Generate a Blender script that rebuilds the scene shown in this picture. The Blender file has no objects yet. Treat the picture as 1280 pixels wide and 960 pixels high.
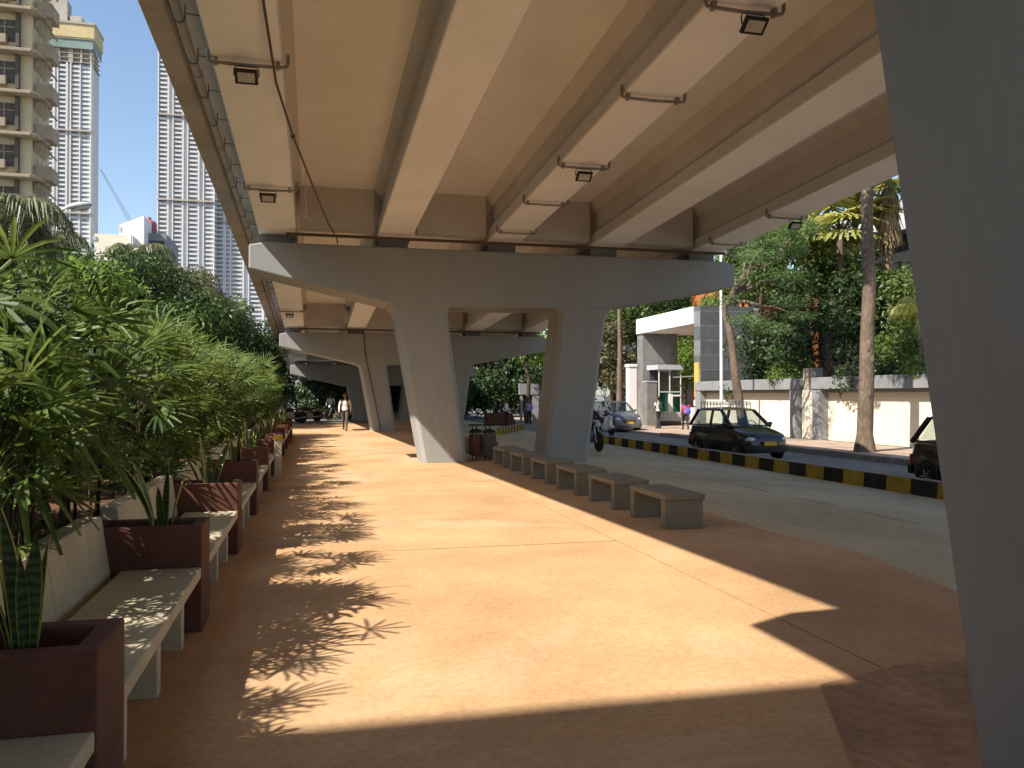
import bpy, math, random
import numpy as np
from mathutils import Vector, Matrix, Euler
R_ = math.radians
rnd = random.Random(7)
sc = bpy.context.scene
col = sc.collection
# ------------------------------------------------------------------ camera frame (also used to measure positions)
CH, FPX, YAW, PITCH = 1.62, 1035.0, math.atan(249/1035), math.atan(14/1035)
def at(px, py, Y):
    """point at road distance Y that was measured at pixel px,py of the photograph"""
    F = (math.sin(YAW)*math.cos(PITCH), math.cos(YAW)*math.cos(PITCH), math.sin(PITCH))
    Rr = (math.cos(YAW), -math.sin(YAW), 0)
    U = (-math.sin(YAW)*math.sin(PITCH), -math.cos(YAW)*math.sin(PITCH), math.cos(PITCH))
    a = (px-640)/FPX; b = (480-py)/FPX
    r = [F[i]+a*Rr[i]+b*U[i] for i in range(3)]
    t = Y/r[1]
    return Vector((r[0]*t, Y, CH+r[2]*t))
def gz(x):
    return 0.0 if x < 5.5 else (-.35*(x-5.5)/5.5 if x < 11 else -.35)

# ------------------------------------------------------------------ mesh builder
class MB:
    def __init__(s):
        s.v = []; s.f = []; s.m = []; s.M = Matrix(); s.mi = 0
    def add(s, vs, fs):
        o = len(s.v)
        s.v += [tuple(s.M @ Vector(p)) for p in vs]
        for f in fs:
            s.f.append([i+o for i in f]); s.m.append(s.mi)
    def box(s, x0, x1, y0, y1, z0, z1):
        s.add([(x0,y0,z0),(x1,y0,z0),(x1,y1,z0),(x0,y1,z0),(x0,y0,z1),(x1,y0,z1),(x1,y1,z1),(x0,y1,z1)],
              [(0,3,2,1),(4,5,6,7),(0,1,5,4),(1,2,6,5),(2,3,7,6),(3,0,4,7)])
        return s
    def prism(s, poly, y0, y1, axis='y', shift=(0,0)):
        """poly of 2D points extruded: axis y -> (x,z); axis x -> (y,z); axis z -> (x,y); shift moves the far end"""
        def mk(p, t, k):
            a, b = p[0]+shift[0]*k, p[1]+shift[1]*k
            return (a,t,b) if axis == 'y' else ((t,a,b) if axis == 'x' else (a,b,t))
        n = len(poly)
        vs = [mk(p,y0,0) for p in poly]+[mk(p,y1,1) for p in poly]
        s.add(vs, [list(range(n)), list(range(2*n-1,n-1,-1))]+[(i,n+i,n+(i+1)%n,(i+1)%n) for i in range(n)])
        return s
    def tube(s, path, rad, seg=8, cap=True):
        path = [Vector(p) for p in path]; n = len(path)
        if not hasattr(rad, '__len__'): rad = [rad]*n
        vs = []; up = None
        for i, p in enumerate(path):
            d = (path[min(i+1,n-1)]-path[max(i-1,0)])
            d = d.normalized() if d.length > 1e-9 else Vector((0,0,1))
            if up is None:
                up = d.orthogonal().normalized()
            else:
                up = (up-d*up.dot(d))
                up = up.normalized() if up.length > 1e-6 else d.orthogonal().normalized()
            w = d.cross(up)
            for k in range(seg):
                a = 2*math.pi*k/seg
                vs.append(p+(up*math.cos(a)+w*math.sin(a))*rad[i])
        fs = []
        for i in range(n-1):
            for k in range(seg):
                a = i*seg+k; b = i*seg+(k+1)%seg
                fs.append((a,b,b+seg,a+seg))
        if cap:
            fs.append(list(range(seg-1,-1,-1))); fs.append(list(range((n-1)*seg,n*seg)))
        s.add(vs, fs); return s
    def ell(s, c, r, seg=12, rings=8, M=None):
        c = Vector(c); vs = []; fs = []
        if not hasattr(r,'__len__'): r = (r,r,r)
        for i in range(rings+1):
            t = math.pi*i/rings
            for k in range(seg):
                a = 2*math.pi*k/seg
                p = Vector((r[0]*math.sin(t)*math.cos(a), r[1]*math.sin(t)*math.sin(a), r[2]*math.cos(t)))
                vs.append(c+(M @ p if M else p))
        for i in range(rings):
            for k in range(seg):
                a = i*seg+k; b = i*seg+(k+1)%seg
                fs.append((a,a+seg,b+seg,b))
        s.add(vs, fs); return s
    def lathe(s, prof, seg=24, axis='z', c=(0,0,0)):
        """prof list of (r,t); axis x: spun about x"""
        vs = []; n = len(prof)
        for r, t in prof:
            for k in range(seg):
                a = 2*math.pi*k/seg
                p = (r*math.cos(a), r*math.sin(a), t)
                if axis == 'x': p = (t, r*math.cos(a), r*math.sin(a))
                if axis == 'y': p = (r*math.sin(a), t, r*math.cos(a))
                vs.append((p[0]+c[0],p[1]+c[1],p[2]+c[2]))
        fs = []
        for i in range(n-1):
            for k in range(seg):
                a = i*seg+k; b = i*seg+(k+1)%seg
                fs.append((a,b,b+seg,a+seg))
        fs.append(list(range(seg-1,-1,-1))); fs.append(list(range((n-1)*seg,n*seg)))
        s.add(vs, fs); return s
    def loft(s, rings, closed=True, cap=True):
        n = len(rings[0]); vs = [p for r in rings for p in r]; fs = []
        for i in range(len(rings)-1):
            for k in range(n if closed else n-1):
                a = i*n+k; b = i*n+(k+1)%n
                fs.append((a,b,b+n,a+n))
        if cap:
            fs.append(list(range(n-1,-1,-1))); fs.append(list(range((len(rings)-1)*n,len(rings)*n)))
        s.add(vs, fs); return s
    def build(s, name, mat, parent=None, smooth=None, bevel=0, bseg=2, loc=None):
        me = bpy.data.meshes.new(name)
        me.from_pydata(s.v, [], s.f)
        mats = mat if isinstance(mat, (list,tuple)) else [mat]
        for m in mats: me.materials.append(m)
        if len(mats) > 1: me.polygons.foreach_set('material_index', s.m)
        import bmesh
        bm = bmesh.new(); bm.from_mesh(me); bmesh.ops.recalc_face_normals(bm, faces=bm.faces); bm.to_mesh(me); bm.free()
        if smooth is not None:
            me.shade_smooth() if smooth >= 180 else me.set_sharp_from_angle(angle=R_(smooth))
            if smooth < 180: me.polygons.foreach_set('use_smooth', [True]*len(me.polygons))
        o = bpy.data.objects.new(name, me); col.objects.link(o)
        if parent: o.parent = parent
        if loc: o.location = loc
        if bevel:
            b = o.modifiers.new('bevel','BEVEL'); b.width = bevel; b.segments = bseg; b.limit_method = 'ANGLE'; b.angle_limit = R_(40)
        return o

def tag(o, label=None, cat=None, group=None, kind=None):
    if label: o['label'] = label
    if cat: o['category'] = cat
    if group: o['group'] = group
    if kind: o['kind'] = kind
    return o
def thing(name, label, cat, loc=(0,0,0), rz=0, group=None):
    o = bpy.data.objects.new(name, None); col.objects.link(o)
    o.location = loc; o.rotation_euler = (0,0,rz); o.empty_display_size = .2
    return tag(o, label, cat, group)
def dup(o, loc=None, rz=None, label=None, group=None, parent=None, scale=None):
    c = o.copy(); col.objects.link(c)
    if parent: c.parent = parent
    if loc is not None: c.location = loc
    if rz is not None: c.rotation_euler = (0,0,rz)
    if label: c['label'] = label
    if group: c['group'] = group
    if scale: c.scale = scale
    for ch in list(o.children): dup(ch, parent=c)
    return c
def fastmesh(name, V, Fq, mat, parent=None, loc=None):
    """numpy verts (n,3), quads (m,4)"""
    me = bpy.data.meshes.new(name)
    me.vertices.add(len(V)); me.vertices.foreach_set('co', np.asarray(V, dtype=np.float32).ravel())
    m = len(Fq); me.loops.add(m*4); me.loops.foreach_set('vertex_index', np.asarray(Fq, dtype=np.int32).ravel())
    me.polygons.add(m); me.polygons.foreach_set('loop_start', np.arange(0,m*4,4,dtype=np.int32))
    me.update(calc_edges=True); me.validate()
    me.materials.append(mat)
    o = bpy.data.objects.new(name, me); col.objects.link(o)
    if parent: o.parent = parent
    if loc: o.location = loc
    return o

# ------------------------------------------------------------------ materials
def newmat(name):
    m = bpy.data.materials.new(name); m.use_nodes = True
    nt = m.node_tree; b = nt.nodes['Principled BSDF']
    return m, nt, b
def pm(name, c, rough=.8, var=.18, scale=1.5, fine=30, bump=.15, dist=.01, spec=.35, metal=0, stain=0, sc_col=None, coat=0, stretch=None):
    m, nt, b = newmat(name); N = nt.nodes.new; L = nt.links.new
    tc = N('ShaderNodeTexCoord'); src = tc.outputs['Object']
    if stretch:
        mp = N('ShaderNodeMapping'); mp.inputs['Scale'].default_value = stretch; L(src, mp.inputs['Vector']); src = mp.outputs['Vector']
    n1 = N('ShaderNodeTexNoise'); n1.inputs['Scale'].default_value = scale; n1.inputs['Detail'].default_value = 6; n1.inputs['Roughness'].default_value = .62
    L(src, n1.inputs['Vector'])
    r = N('ShaderNodeValToRGB'); r.color_ramp.elements[0].position = .3; r.color_ramp.elements[1].position = .7
    d = [max(0,x*(1-var)) for x in c]; l = [min(1,x*(1+var)) for x in c]
    r.color_ramp.elements[0].color = (*d,1); r.color_ramp.elements[1].color = (*l,1)
    L(n1.outputs['Fac'], r.inputs['Fac']); out = r.outputs['Color']
    n2 = N('ShaderNodeTexNoise'); n2.inputs['Scale'].default_value = fine; n2.inputs['Detail'].default_value = 5
    L(src, n2.inputs['Vector'])
    mx = N('ShaderNodeMix'); mx.data_type = 'RGBA'; mx.blend_type = 'OVERLAY'; mx.inputs[0].default_value = min(.6, var*1.6)
    L(out, mx.inputs[6]); L(n2.outputs['Fac'], mx.inputs[7]); out = mx.outputs[2]
    if stain:
        n3 = N('ShaderNodeTexNoise'); n3.inputs['Scale'].default_value = scale*.45; n3.inputs['Detail'].default_value = 9; n3.inputs['Roughness'].default_value = .7; n3.inputs['Distortion'].default_value = .6
        L(src, n3.inputs['Vector'])
        r3 = N('ShaderNodeValToRGB'); r3.color_ramp.elements[0].position = .5; r3.color_ramp.elements[1].position = .72
        r3.color_ramp.elements[0].color = (0,0,0,1); r3.color_ramp.elements[1].color = (stain,)*3+(1,)
        L(n3.outputs['Fac'], r3.inputs['Fac'])
        m2 = N('ShaderNodeMix'); m2.data_type = 'RGBA'; L(r3.outputs['Color'], m2.inputs[0]); L(out, m2.inputs[6])
        m2.inputs[7].default_value = (*(sc_col or [x*.45 for x in c]),1); out = m2.outputs[2]
    L(out, b.inputs['Base Color'])
    b.inputs['Roughness'].default_value = rough; b.inputs['Specular IOR Level'].default_value = spec; b.inputs['Metallic'].default_value = metal
    if coat: b.inputs['Coat Weight'].default_value = coat; b.inputs['Coat Roughness'].default_value = .08
    if bump:
        bp = N('ShaderNodeBump'); bp.inputs['Strength'].default_value = bump; bp.inputs['Distance'].default_value = dist
        L(n2.outputs['Fac'], bp.inputs['Height']); L(bp.outputs['Normal'], b.inputs['Normal'])
    return m
def leafmat(name, c1, c2, trans=.35, rough=.45, scale=.8, spec=.4):
    m, nt, b = newmat(name); N = nt.nodes.new; L = nt.links.new
    geo = N('ShaderNodeNewGeometry'); tc = N('ShaderNodeTexCoord')
    n = N('ShaderNodeTexNoise'); n.inputs['Scale'].default_value = scale; n.inputs['Detail'].default_value = 3; L(tc.outputs['Object'], n.inputs['Vector'])
    ad = N('ShaderNodeMath'); ad.operation = 'MULTIPLY_ADD'; L(geo.outputs['Random Per Island'], ad.inputs[0]); ad.inputs[1].default_value = .6
    sb = N('ShaderNodeMath'); sb.operation = 'MULTIPLY_ADD'; L(n.outputs['Fac'], sb.inputs[0]); sb.inputs[1].default_value = 1.2; sb.inputs[2].default_value = -.42
    L(sb.outputs[0], ad.inputs[2])
    r = N('ShaderNodeValToRGB'); r.color_ramp.elements[0].color = (*c1,1); r.color_ramp.elements[1].color = (*c2,1)
    r.color_ramp.elements[0].position = .15; r.color_ramp.elements[1].position = .85
    L(ad.outputs[0], r.inputs['Fac']); L(r.outputs['Color'], b.inputs['Base Color'])
    b.inputs['Roughness'].default_value = rough; b.inputs['Specular IOR Level'].default_value = spec
    t = N('ShaderNodeBsdfTranslucent'); hs = N('ShaderNodeHueSaturation'); hs.inputs['Value'].default_value = 1.5; hs.inputs['Hue'].default_value = .48
    L(r.outputs['Color'], hs.inputs['Color']); L(hs.outputs['Color'], t.inputs['Color'])
    mx = N('ShaderNodeMixShader'); mx.inputs[0].default_value = trans
    L(b.outputs[0], mx.inputs[1]); L(t.outputs[0], mx.inputs[2]); L(mx.outputs[0], nt.nodes['Material Output'].inputs['Surface'])
    return m
def glassmat(name, tint, refl=.12):
    m, nt, b = newmat(name); N = nt.nodes.new; L = nt.links.new
    g = N('ShaderNodeBsdfGlossy'); g.inputs['Roughness'].default_value = .03
    t = N('ShaderNodeBsdfTransparent'); t.inputs['Color'].default_value = (*tint,1)
    fr = N('ShaderNodeLayerWeight'); fr.inputs['Blend'].default_value = .5
    pw = N('ShaderNodeMath'); pw.operation = 'POWER'; L(fr.outputs['Facing'], pw.inputs[0]); pw.inputs[1].default_value = 4
    ad = N('ShaderNodeMath'); ad.operation = 'MULTIPLY_ADD'; L(pw.outputs[0], ad.inputs[0]); ad.inputs[1].default_value = .55; ad.inputs[2].default_value = refl
    mx = N('ShaderNodeMixShader'); L(ad.outputs[0], mx.inputs[0]); L(t.outputs[0], mx.inputs[1]); L(g.outputs[0], mx.inputs[2])
    L(mx.outputs[0], nt.nodes['Material Output'].inputs['Surface'])
    return m
def lines_mat(name, c, mortar, bw, bh, rough=.5, ms=.012, axes='xz', var=.12, offset=0.5):
    """stone cladding with joints in the plane of axes"""
    m, nt, b = newmat(name); N = nt.nodes.new; L = nt.links.new
    tc = N('ShaderNodeTexCoord'); sp = N('ShaderNodeSeparateXYZ'); cb = N('ShaderNodeCombineXYZ'); L(tc.outputs['Object'], sp.inputs[0])
    ax = {'x':0,'y':1,'z':2}
    L(sp.outputs[ax[axes[0]]], cb.inputs[0]); L(sp.outputs[ax[axes[1]]], cb.inputs[1])
    br = N('ShaderNodeTexBrick'); br.inputs['Scale'].default_value = 1; br.inputs['Brick Width'].default_value = bw; br.inputs['Row Height'].default_value = bh
    br.inputs['Mortar Size'].default_value = ms; br.offset = offset
    br.inputs['Color1'].default_value = (*[x*(1-var) for x in c],1); br.inputs['Color2'].default_value = (*[x*(1+var) for x in c],1); br.inputs['Mortar'].default_value = (*mortar,1)
    L(cb.outputs[0], br.inputs['Vector'])
    n = N('ShaderNodeTexNoise'); n.inputs['Scale'].default_value = 3; n.inputs['Detail'].default_value = 8; L(tc.outputs['Object'], n.inputs['Vector'])
    mx = N('ShaderNodeMix'); mx.data_type = 'RGBA'; mx.blend_type = 'OVERLAY'; mx.inputs[0].default_value = .4
    L(br.outputs['Color'], mx.inputs[6]); L(n.outputs['Fac'], mx.inputs[7]); L(mx.outputs[2], b.inputs['Base Color'])
    b.inputs['Roughness'].default_value = rough
    return m

M = {}
M['promenade'] = pm('terracotta painted concrete', (.50,.305,.16), .85, .2, .6, 26, .10, .005, .2, stain=.85, sc_col=(.63,.47,.31))
M['promenade_dark'] = pm('worn dark terracotta', (.36,.21,.118), .85, .3, 1.8, 14, .3, .01, .2, stain=.5, sc_col=(.24,.145,.09))
M['road'] = pm('worn concrete road with painted sun dapples', (.52,.435,.275), .85, .2, .35, 14, .25, .008, .2, stain=.85, sc_col=(.74,.65,.48))  # large pale patches paint reflected sun dapples into the worn concrete
M['asphalt'] = pm('grey asphalt', (.17,.165,.155), .85, .2, .5, 40, .3, .008, .3, stain=.3, sc_col=(.24,.23,.2))
M['soil'] = pm('red garden soil', (.12,.065,.04), .95, .4, 3, 14, .9, .04, .1)
M['pave'] = pm('sandy paving', (.36,.27,.21), .9, .3, 1.2, 12, .4, .01, .2, stain=.5, sc_col=(.25,.18,.13))
M['kerbstone'] = pm('grey kerb stone', (.22,.20,.18), .9, .3, 3, 20, .4, .01)
M['pier'] = pm('blue grey painted concrete', (.32,.33,.326), .75, .06, .8, 18, .05, .003, .25, stain=.4, sc_col=(.245,.245,.235), stretch=(1,1,.22))
M['taupe'] = pm('taupe concrete', (.57,.545,.52), .75, .10, .45, 14, .08, .004, .3, stain=.45, sc_col=(.44,.41,.375))
M['beige'] = pm('pale beige concrete', (.87,.855,.84), .72, .07, .5, 16, .08, .004, .3, stain=.3, sc_col=(.70,.645,.575))
M['taupe2'] = pm('light taupe concrete', (.78,.765,.755), .75, .07, .4, 14, .08, .004, .3, stain=.4, sc_col=(.56,.53,.50))
M['edge'] = pm('stained concrete edge', (.40,.36,.31), .85, .2, .8, 16, .15, .006, stain=.5, sc_col=(.25,.22,.19))
M['pipe'] = pm('beige plastic pipe', (.42,.37,.32), .5, .1, 2, 30, .05)
M['dark'] = pm('black rubber', (.018,.018,.018), .75, .2, 4, 40, .1)
M['steel'] = pm('weathered steel', (.30,.27,.24), .5, .2, 6, 50, .1, metal=.4)
M['cable'] = pm('brown cable', (.10,.065,.04), .7, .2, 6, 50, 0)
M['lampglass'] = pm('lamp glass', (.55,.52,.46), .15, .1, 20, 60, .05, spec=.8)
M['string'] = pm('pale string', (.55,.45,.38), .8, .1, 20, 60, 0)
M['bench'] = pm('grey cast concrete', (.235,.21,.16), .85, .12, 3.5, 45, .2, .004, .25, stain=.25, sc_col=(.16,.14,.11))
M['cream'] = pm('cream cast concrete', (.47,.41,.29), .8, .15, 2.5, 35, .2, .004, stain=.45, sc_col=(.33,.28,.19))
M['maroon'] = pm('maroon textured plaster', (.115,.048,.034), .8, .2, 3, 60, .55, .006, .3, stain=.35, sc_col=(.20,.09,.07))
M['leaf_lady'] = leafmat('lady palm leaf', (.026,.058,.012), (.165,.24,.055), .36, .46, 1.3, .3)
M['leaf_dry'] = leafmat('dry palm leaf', (.19,.12,.06), (.38,.27,.15), .3, .6, 3)
M['cane'] = pm('palm cane', (.06,.052,.024), .85, .35, 6, 40, .4)
M['snake'] = None
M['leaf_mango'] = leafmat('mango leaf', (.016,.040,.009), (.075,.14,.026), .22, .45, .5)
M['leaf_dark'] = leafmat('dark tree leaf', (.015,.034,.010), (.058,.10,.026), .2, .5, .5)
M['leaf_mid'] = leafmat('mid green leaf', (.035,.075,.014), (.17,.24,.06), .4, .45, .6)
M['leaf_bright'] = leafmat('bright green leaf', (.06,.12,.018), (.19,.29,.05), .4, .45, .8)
M['leaf_olive'] = leafmat('olive dusty leaf', (.05,.055,.022), (.20,.19,.09), .3, .55, .6)
M['leaf_feather'] = leafmat('feathery leaf', (.045,.095,.03), (.16,.26,.09), .35, .5, .7)
M['leaf_palm'] = leafmat('coconut frond', (.05,.065,.02), (.17,.18,.07), .3, .45, .9)
M['leaf_fan'] = leafmat('fan palm leaf', (.26,.28,.06), (.50,.50,.17), .45, .45, .9)
M['bark'] = pm('pale bark', (.155,.115,.085), .9, .4, 3, 18, .8, .03, .15, stretch=(1,1,.35))
M['bark_dark'] = pm('dark bark', (.08,.06,.045), .95, .4, 4, 20, .8, .03, .1, stretch=(1,1,.4))
M['yellow'] = pm('dull yellow kerb paint', (.40,.275,.03), .75, .25, 4, 30, .2, stain=.3, sc_col=(.22,.17,.06))
M['black'] = pm('black kerb paint', (.022,.02,.018), .75, .3, 5, 30, .2, stain=.45, sc_col=(.09,.085,.075))
M['kerbtop'] = pm('grey kerb concrete', (.30,.28,.24), .9, .2, 5, 30, .3)
M['line'] = pm('worn yellow road paint', (.46,.39,.16), .8, .3, 6, 30, .2, stain=.6, sc_col=(.28,.25,.19))
M['white'] = pm('white painted metal', (.75,.74,.70), .5, .06, 2, 20, .03)
M['wallcream'] = pm('cream painted wall', (.72,.66,.53), .8, .06, .6, 12, .1, .004, stain=.2, sc_col=(.55,.48,.38))
M['stone_x'] = lines_mat('grey stone cladding front', (.10,.105,.11), (.20,.20,.20), 3.2, .8, .45, .02, 'xz')
M['stone_y'] = lines_mat('grey stone cladding side', (.10,.105,.11), (.17,.17,.17), 1.2, .8, .45, .015, 'yz')
M['stone_dark'] = pm('dark granite', (.055,.057,.06), .35, .25, 1.5, 30, .05)
M['stone_mid'] = pm('grey granite', (.19,.185,.175), .55, .3, 1.3, 25, .1, stain=.35, sc_col=(.3,.29,.27))
M['whitewall'] = pm('white wall', (.80,.78,.74), .75, .04, 1, 20, .03)
M['greyband'] = pm('grey plaster coping', (.235,.24,.245), .85, .15, 1.5, 20, .2, stain=.4, sc_col=(.15,.15,.15))
M['glass'] = glassmat('clear window glass', (.86,.89,.88), .03)
M['glassgreen'] = glassmat('green booth glass', (.35,.72,.60), .10)
M['windowdark'] = pm('dark window pane', (.05,.055,.06), .12, .2, .3, 5, 0, spec=.7)
M['orange'] = pm('orange rendered wall', (.36,.13,.04), .85, .2, .8, 12, .2, stain=.4, sc_col=(.2,.08,.03))
M['ochre'] = pm('ochre sign', (.62,.40,.10), .6, .15, 8, 40, 0)
M['darkwall'] = pm('dark building wall', (.030,.030,.032), .6, .2, .6, 10, .05)
M['paleslab'] = pm('pale roof slab', (.42,.44,.46), .8, .1, .5, 8, .05)
M['aptcream'] = pm('cream apartment wall', (.50,.42,.27), .85, .1, .35, 8, .1, stain=.4, sc_col=(.34,.28,.19))
M['aptslab'] = pm('weathered chajja concrete', (.30,.245,.17), .9, .25, .6, 8, .2, stain=.5, sc_col=(.16,.13,.10))
M['aptdark'] = pm('dark window recess', (.075,.065,.055), .7, .3, 1, 8, .1)
M['tower'] = pm('tower white facade', (.60,.59,.58), .8, .07, .02, .4, 0)
M['tower_grey'] = pm('tower grey facade', (.50,.51,.53), .8, .07, .02, .4, 0)
M['tower_slab'] = pm('tower floor slab', (.62,.58,.53), .85, .1, .03, .4, 0)
M['tower_raw'] = pm('raw concrete', (.40,.36,.31), .9, .15, .03, .4, 0)
M['net_tan'] = pm('tan safety netting', (.50,.40,.22), .9, .15, .05, .5, 0)
M['net_teal'] = pm('teal safety netting', (.20,.27,.245), .9, .2, .05, .5, 0)
M['towerwin'] = pm('tower window', (.24,.25,.27), .3, .2, .05, 1, 0, spec=.6)
M['towergap'] = pm('tower open floor', (.10,.09,.085), .9, .2, .05, 1, 0)
M['crane'] = pm('crane steel', (.16,.17,.19), .6, .1, .1, 1, 0)
M['taxi'] = pm('black taxi paint', (.012,.013,.013), .25, .2, 2, 30, 0, spec=.5, coat=.6)
M['taxiroof'] = pm('ochre taxi roof paint', (.30,.19,.035), .35, .1, 2, 30, 0, spec=.5, coat=.4)
M['silver'] = pm('silver grey car paint', (.13,.14,.16), .3, .06, 2, 60, 0, spec=.5, metal=.5, coat=.5)
M['whitepaint'] = pm('white vehicle paint', (.72,.72,.70), .3, .04, 2, 30, 0, spec=.5, coat=.4)
M['trim'] = pm('black plastic trim', (.02,.02,.021), .55, .2, 6, 50, .05)
M['lens'] = pm('headlamp lens', (.60,.63,.66), .1, .15, 12, 40, .1, spec=.8)
M['amber'] = pm('amber lens', (.6,.22,.03), .2, .1, 12, 40, 0)
M['redlens'] = pm('red tail lens', (.35,.02,.015), .2, .1, 12, 40, 0)
M['plate'] = pm('yellow number plate', (.62,.40,.03), .5, .08, 12, 60, 0)
M['chrome'] = pm('bright metal', (.55,.55,.55), .25, .06, 6, 40, 0, metal=.9)
M['seatcloth'] = pm('dark car seat cloth', (.05,.05,.055), .9, .2, 8, 60, .1)
M['skin'] = pm('brown skin', (.23,.125,.075), .55, .08, 8, 60, 0)
M['hair'] = pm('black hair', (.012,.010,.009), .5, .3, 20, 90, .3)
M['shirt_white'] = pm('white shirt cloth', (.72,.70,.66), .85, .06, 4, 40, .15)
M['shirt_cream'] = pm('cream shirt cloth', (.66,.58,.46), .85, .06, 4, 40, .15)
M['shirt_purple'] = pm('lilac shirt cloth', (.35,.27,.55), .85, .08, 4, 40, .15)
M['shirt_pink'] = pm('pink top cloth', (.70,.08,.20), .85, .08, 4, 40, .15)
M['shirt_maroon'] = pm('dark maroon shirt cloth', (.10,.045,.045), .85, .3, 8, 40, .15)
M['shirt_green'] = pm('bright green shirt cloth', (.10,.55,.12), .85, .1, 4, 40, .15)
M['trouser_grey'] = pm('grey trouser cloth', (.10,.085,.075), .9, .1, 4, 40, .15)
M['trouser_dark'] = pm('dark trouser cloth', (.03,.03,.033), .9, .15, 4, 40, .15)
M['shoe'] = pm('black shoe leather', (.02,.018,.016), .4, .2, 8, 40, 0)
M['bag_dark'] = pm('dark backpack cloth', (.035,.037,.045), .85, .2, 8, 50, .2)
M['bag_blue'] = pm('blue bag cloth', (.06,.12,.50), .8, .15, 8, 50, .2)
M['bin_green'] = pm('grey green bin', (.10,.115,.105), .6, .15, 5, 40, .1)
M['bin_brown'] = pm('brown bin', (.16,.085,.045), .7, .2, 5, 40, .1)
M['purple'] = pm('purple paint', (.17,.06,.25), .6, .1, 6, 40, 0)
M['tank_red'] = pm('red roof tank', (.36,.09,.10), .6, .1, 1, 10, 0)
def snakemat():
    m, nt, b = newmat('snake plant leaf'); N = nt.nodes.new; L = nt.links.new
    tc = N('ShaderNodeTexCoord'); w = N('ShaderNodeTexWave'); w.wave_type = 'BANDS'; w.bands_direction = 'Z'
    w.inputs['Scale'].default_value = 9; w.inputs['Distortion'].default_value = 7; w.inputs['Detail'].default_value = 3; L(tc.outputs['Object'], w.inputs['Vector'])
    r = N('ShaderNodeValToRGB'); r.color_ramp.elements[0].color = (.018,.04,.014,1); r.color_ramp.elements[1].color = (.075,.115,.045,1)
    L(w.outputs['Fac'], r.inputs['Fac']); L(r.outputs['Color'], b.inputs['Base Color']); b.inputs['Roughness'].default_value = .35
    return m
M['snake'] = snakemat()
M['snake_edge'] = pm('yellow leaf margin', (.34,.33,.07), .4, .1, 8, 30, 0)

# ------------------------------------------------------------------ setting: ground, road, promenade
def sheet(name, xs_fn, ys, mat, dz, zf=gz):
    mb = MB(); rows = [[(x, y, zf(x)+dz) for x in xs_fn(y)] for y in ys]
    mb.loft(rows, closed=False, cap=False)
    return tag(mb.build(name, mat), kind='structure')
sheet('ground', lambda y: (-3000,-400,-60,-6,5.5,11,60,400,3000), (-400,-60,0,30,60,120,400,3000,6000), M['asphalt'], 0)
sheet('road', lambda y: (4.0,5.5,8,11,11.6), (-30,0,20,40,60,90), M['road'], .004)
PB = [(-20,5.15),(3,5.1),(5.7,5.15),(7.5,5.45),(8.9,5.25),(10.5,5.3),(12,5.95),(13.5,5.5),(20,5.42),(28,5.42),(46,5.3),(48,5.2)]
sheet('promenade', lambda y: (-1.45, .5, 2.5, 4.5, min(5.49,dict(PB)[y]), dict(PB)[y]), [p[0] for p in PB], M['promenade'], .008)
sheet('worn_patch', lambda y: {1.0:(1.6,4.9),3.2:(2.3,4.95),4.1:(2.75,4.9),4.28:(3.4,4.6)}[y], (1.0,3.2,4.1,4.28), M['promenade_dark'], .012)
mbj = MB()
mbj.box(3.27,3.28,-3,46,.009,.0115)
for y in (8.65, 15.2): mbj.box(-.3,3.26,y,y+.012,.009,.0115)
tag(mbj.build('expansion_joints', pm('joint filler', (.34,.21,.12), .9, .3, 4, 20, 0)), kind='structure')
mb = MB()
for y in np.arange(6.2, 60, 1.85):
    x = 8.15
    mb.add([(x,y,gz(x)+.008),(x+.1,y,gz(x+.1)+.008),(x+.1,y+1.1,gz(x+.1)+.008),(x,y+1.1,gz(x)+.008)], [(0,1,2,3)])
tag(mb.build('lane_marking', M['line']), kind='structure')
mb = MB(); mb.box(16.35,20.1,-20,37.2,-.35,-.2).box(16.35,60,37.2,75,-.36,-.26)
tag(mb.build('pavement', M['pave']), kind='structure')
mb = MB()
for y in np.arange(-20, 36.5, 1.0): mb.box(16.18,16.345,y,y+.985,-.36,-.17+rnd.uniform(-.012,.012))
tag(mb.build('pavement_kerb', M['kerbstone'], bevel=.02), 'rough grey kerb stones edging the sunlit pavement', 'kerb', kind='structure')

def painted_kerb(name, label, pts, step=.72, h=.31, w=.24):
    """striped kerb along pts: blocks alternate yellow and black, grey top"""
    t = thing(name, label, 'kerb', (pts[0][0],pts[0][1],0))
    P = [Vector((x,y,gz(x))) for x,y in pts]
    L = [0]
    for a,b in zip(P,P[1:]): L.append(L[-1]+(b-a).length)
    def pt(s):
        for i in range(len(P)-1):
            if s <= L[i+1] or i == len(P)-2:
                return P[i].lerp(P[i+1], (s-L[i])/(L[i+1]-L[i])), (P[i+1]-P[i]).normalized()
    mbs = [MB(), MB()]; top = MB(); n = int(L[-1]/step)
    for k in range(n):
        a, d = pt(k*step); b, _ = pt((k+1)*step-.004)
        nrm = Vector((-d.y,d.x,0)).normalized()*w/2
        off = -t.location
        def ring(p): 
            q = p+off
            return [q-nrm, q+nrm, q+nrm*.86+Vector((0,0,h)), q-nrm*.86+Vector((0,0,h))]
        mbs[k%2].loft([ring(a), ring(b)])
        def ring2(p):
            q = p+off+Vector((0,0,h+.002))
            return [q-nrm*.84, q+nrm*.84, q+nrm*.78+Vector((0,0,.014)), q-nrm*.78+Vector((0,0,.014))]
        top.loft([ring2(a), ring2(b)])
    mbs[0].build('yellow_blocks', M['yellow'], t); mbs[1].build('black_blocks', M['black'], t); top.build('top_face', M['kerbtop'], t)
painted_kerb('striped_kerb', 'long straight kerb striped yellow and black between the two roads', [(11.66,-6),(11.66,40)])
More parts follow.
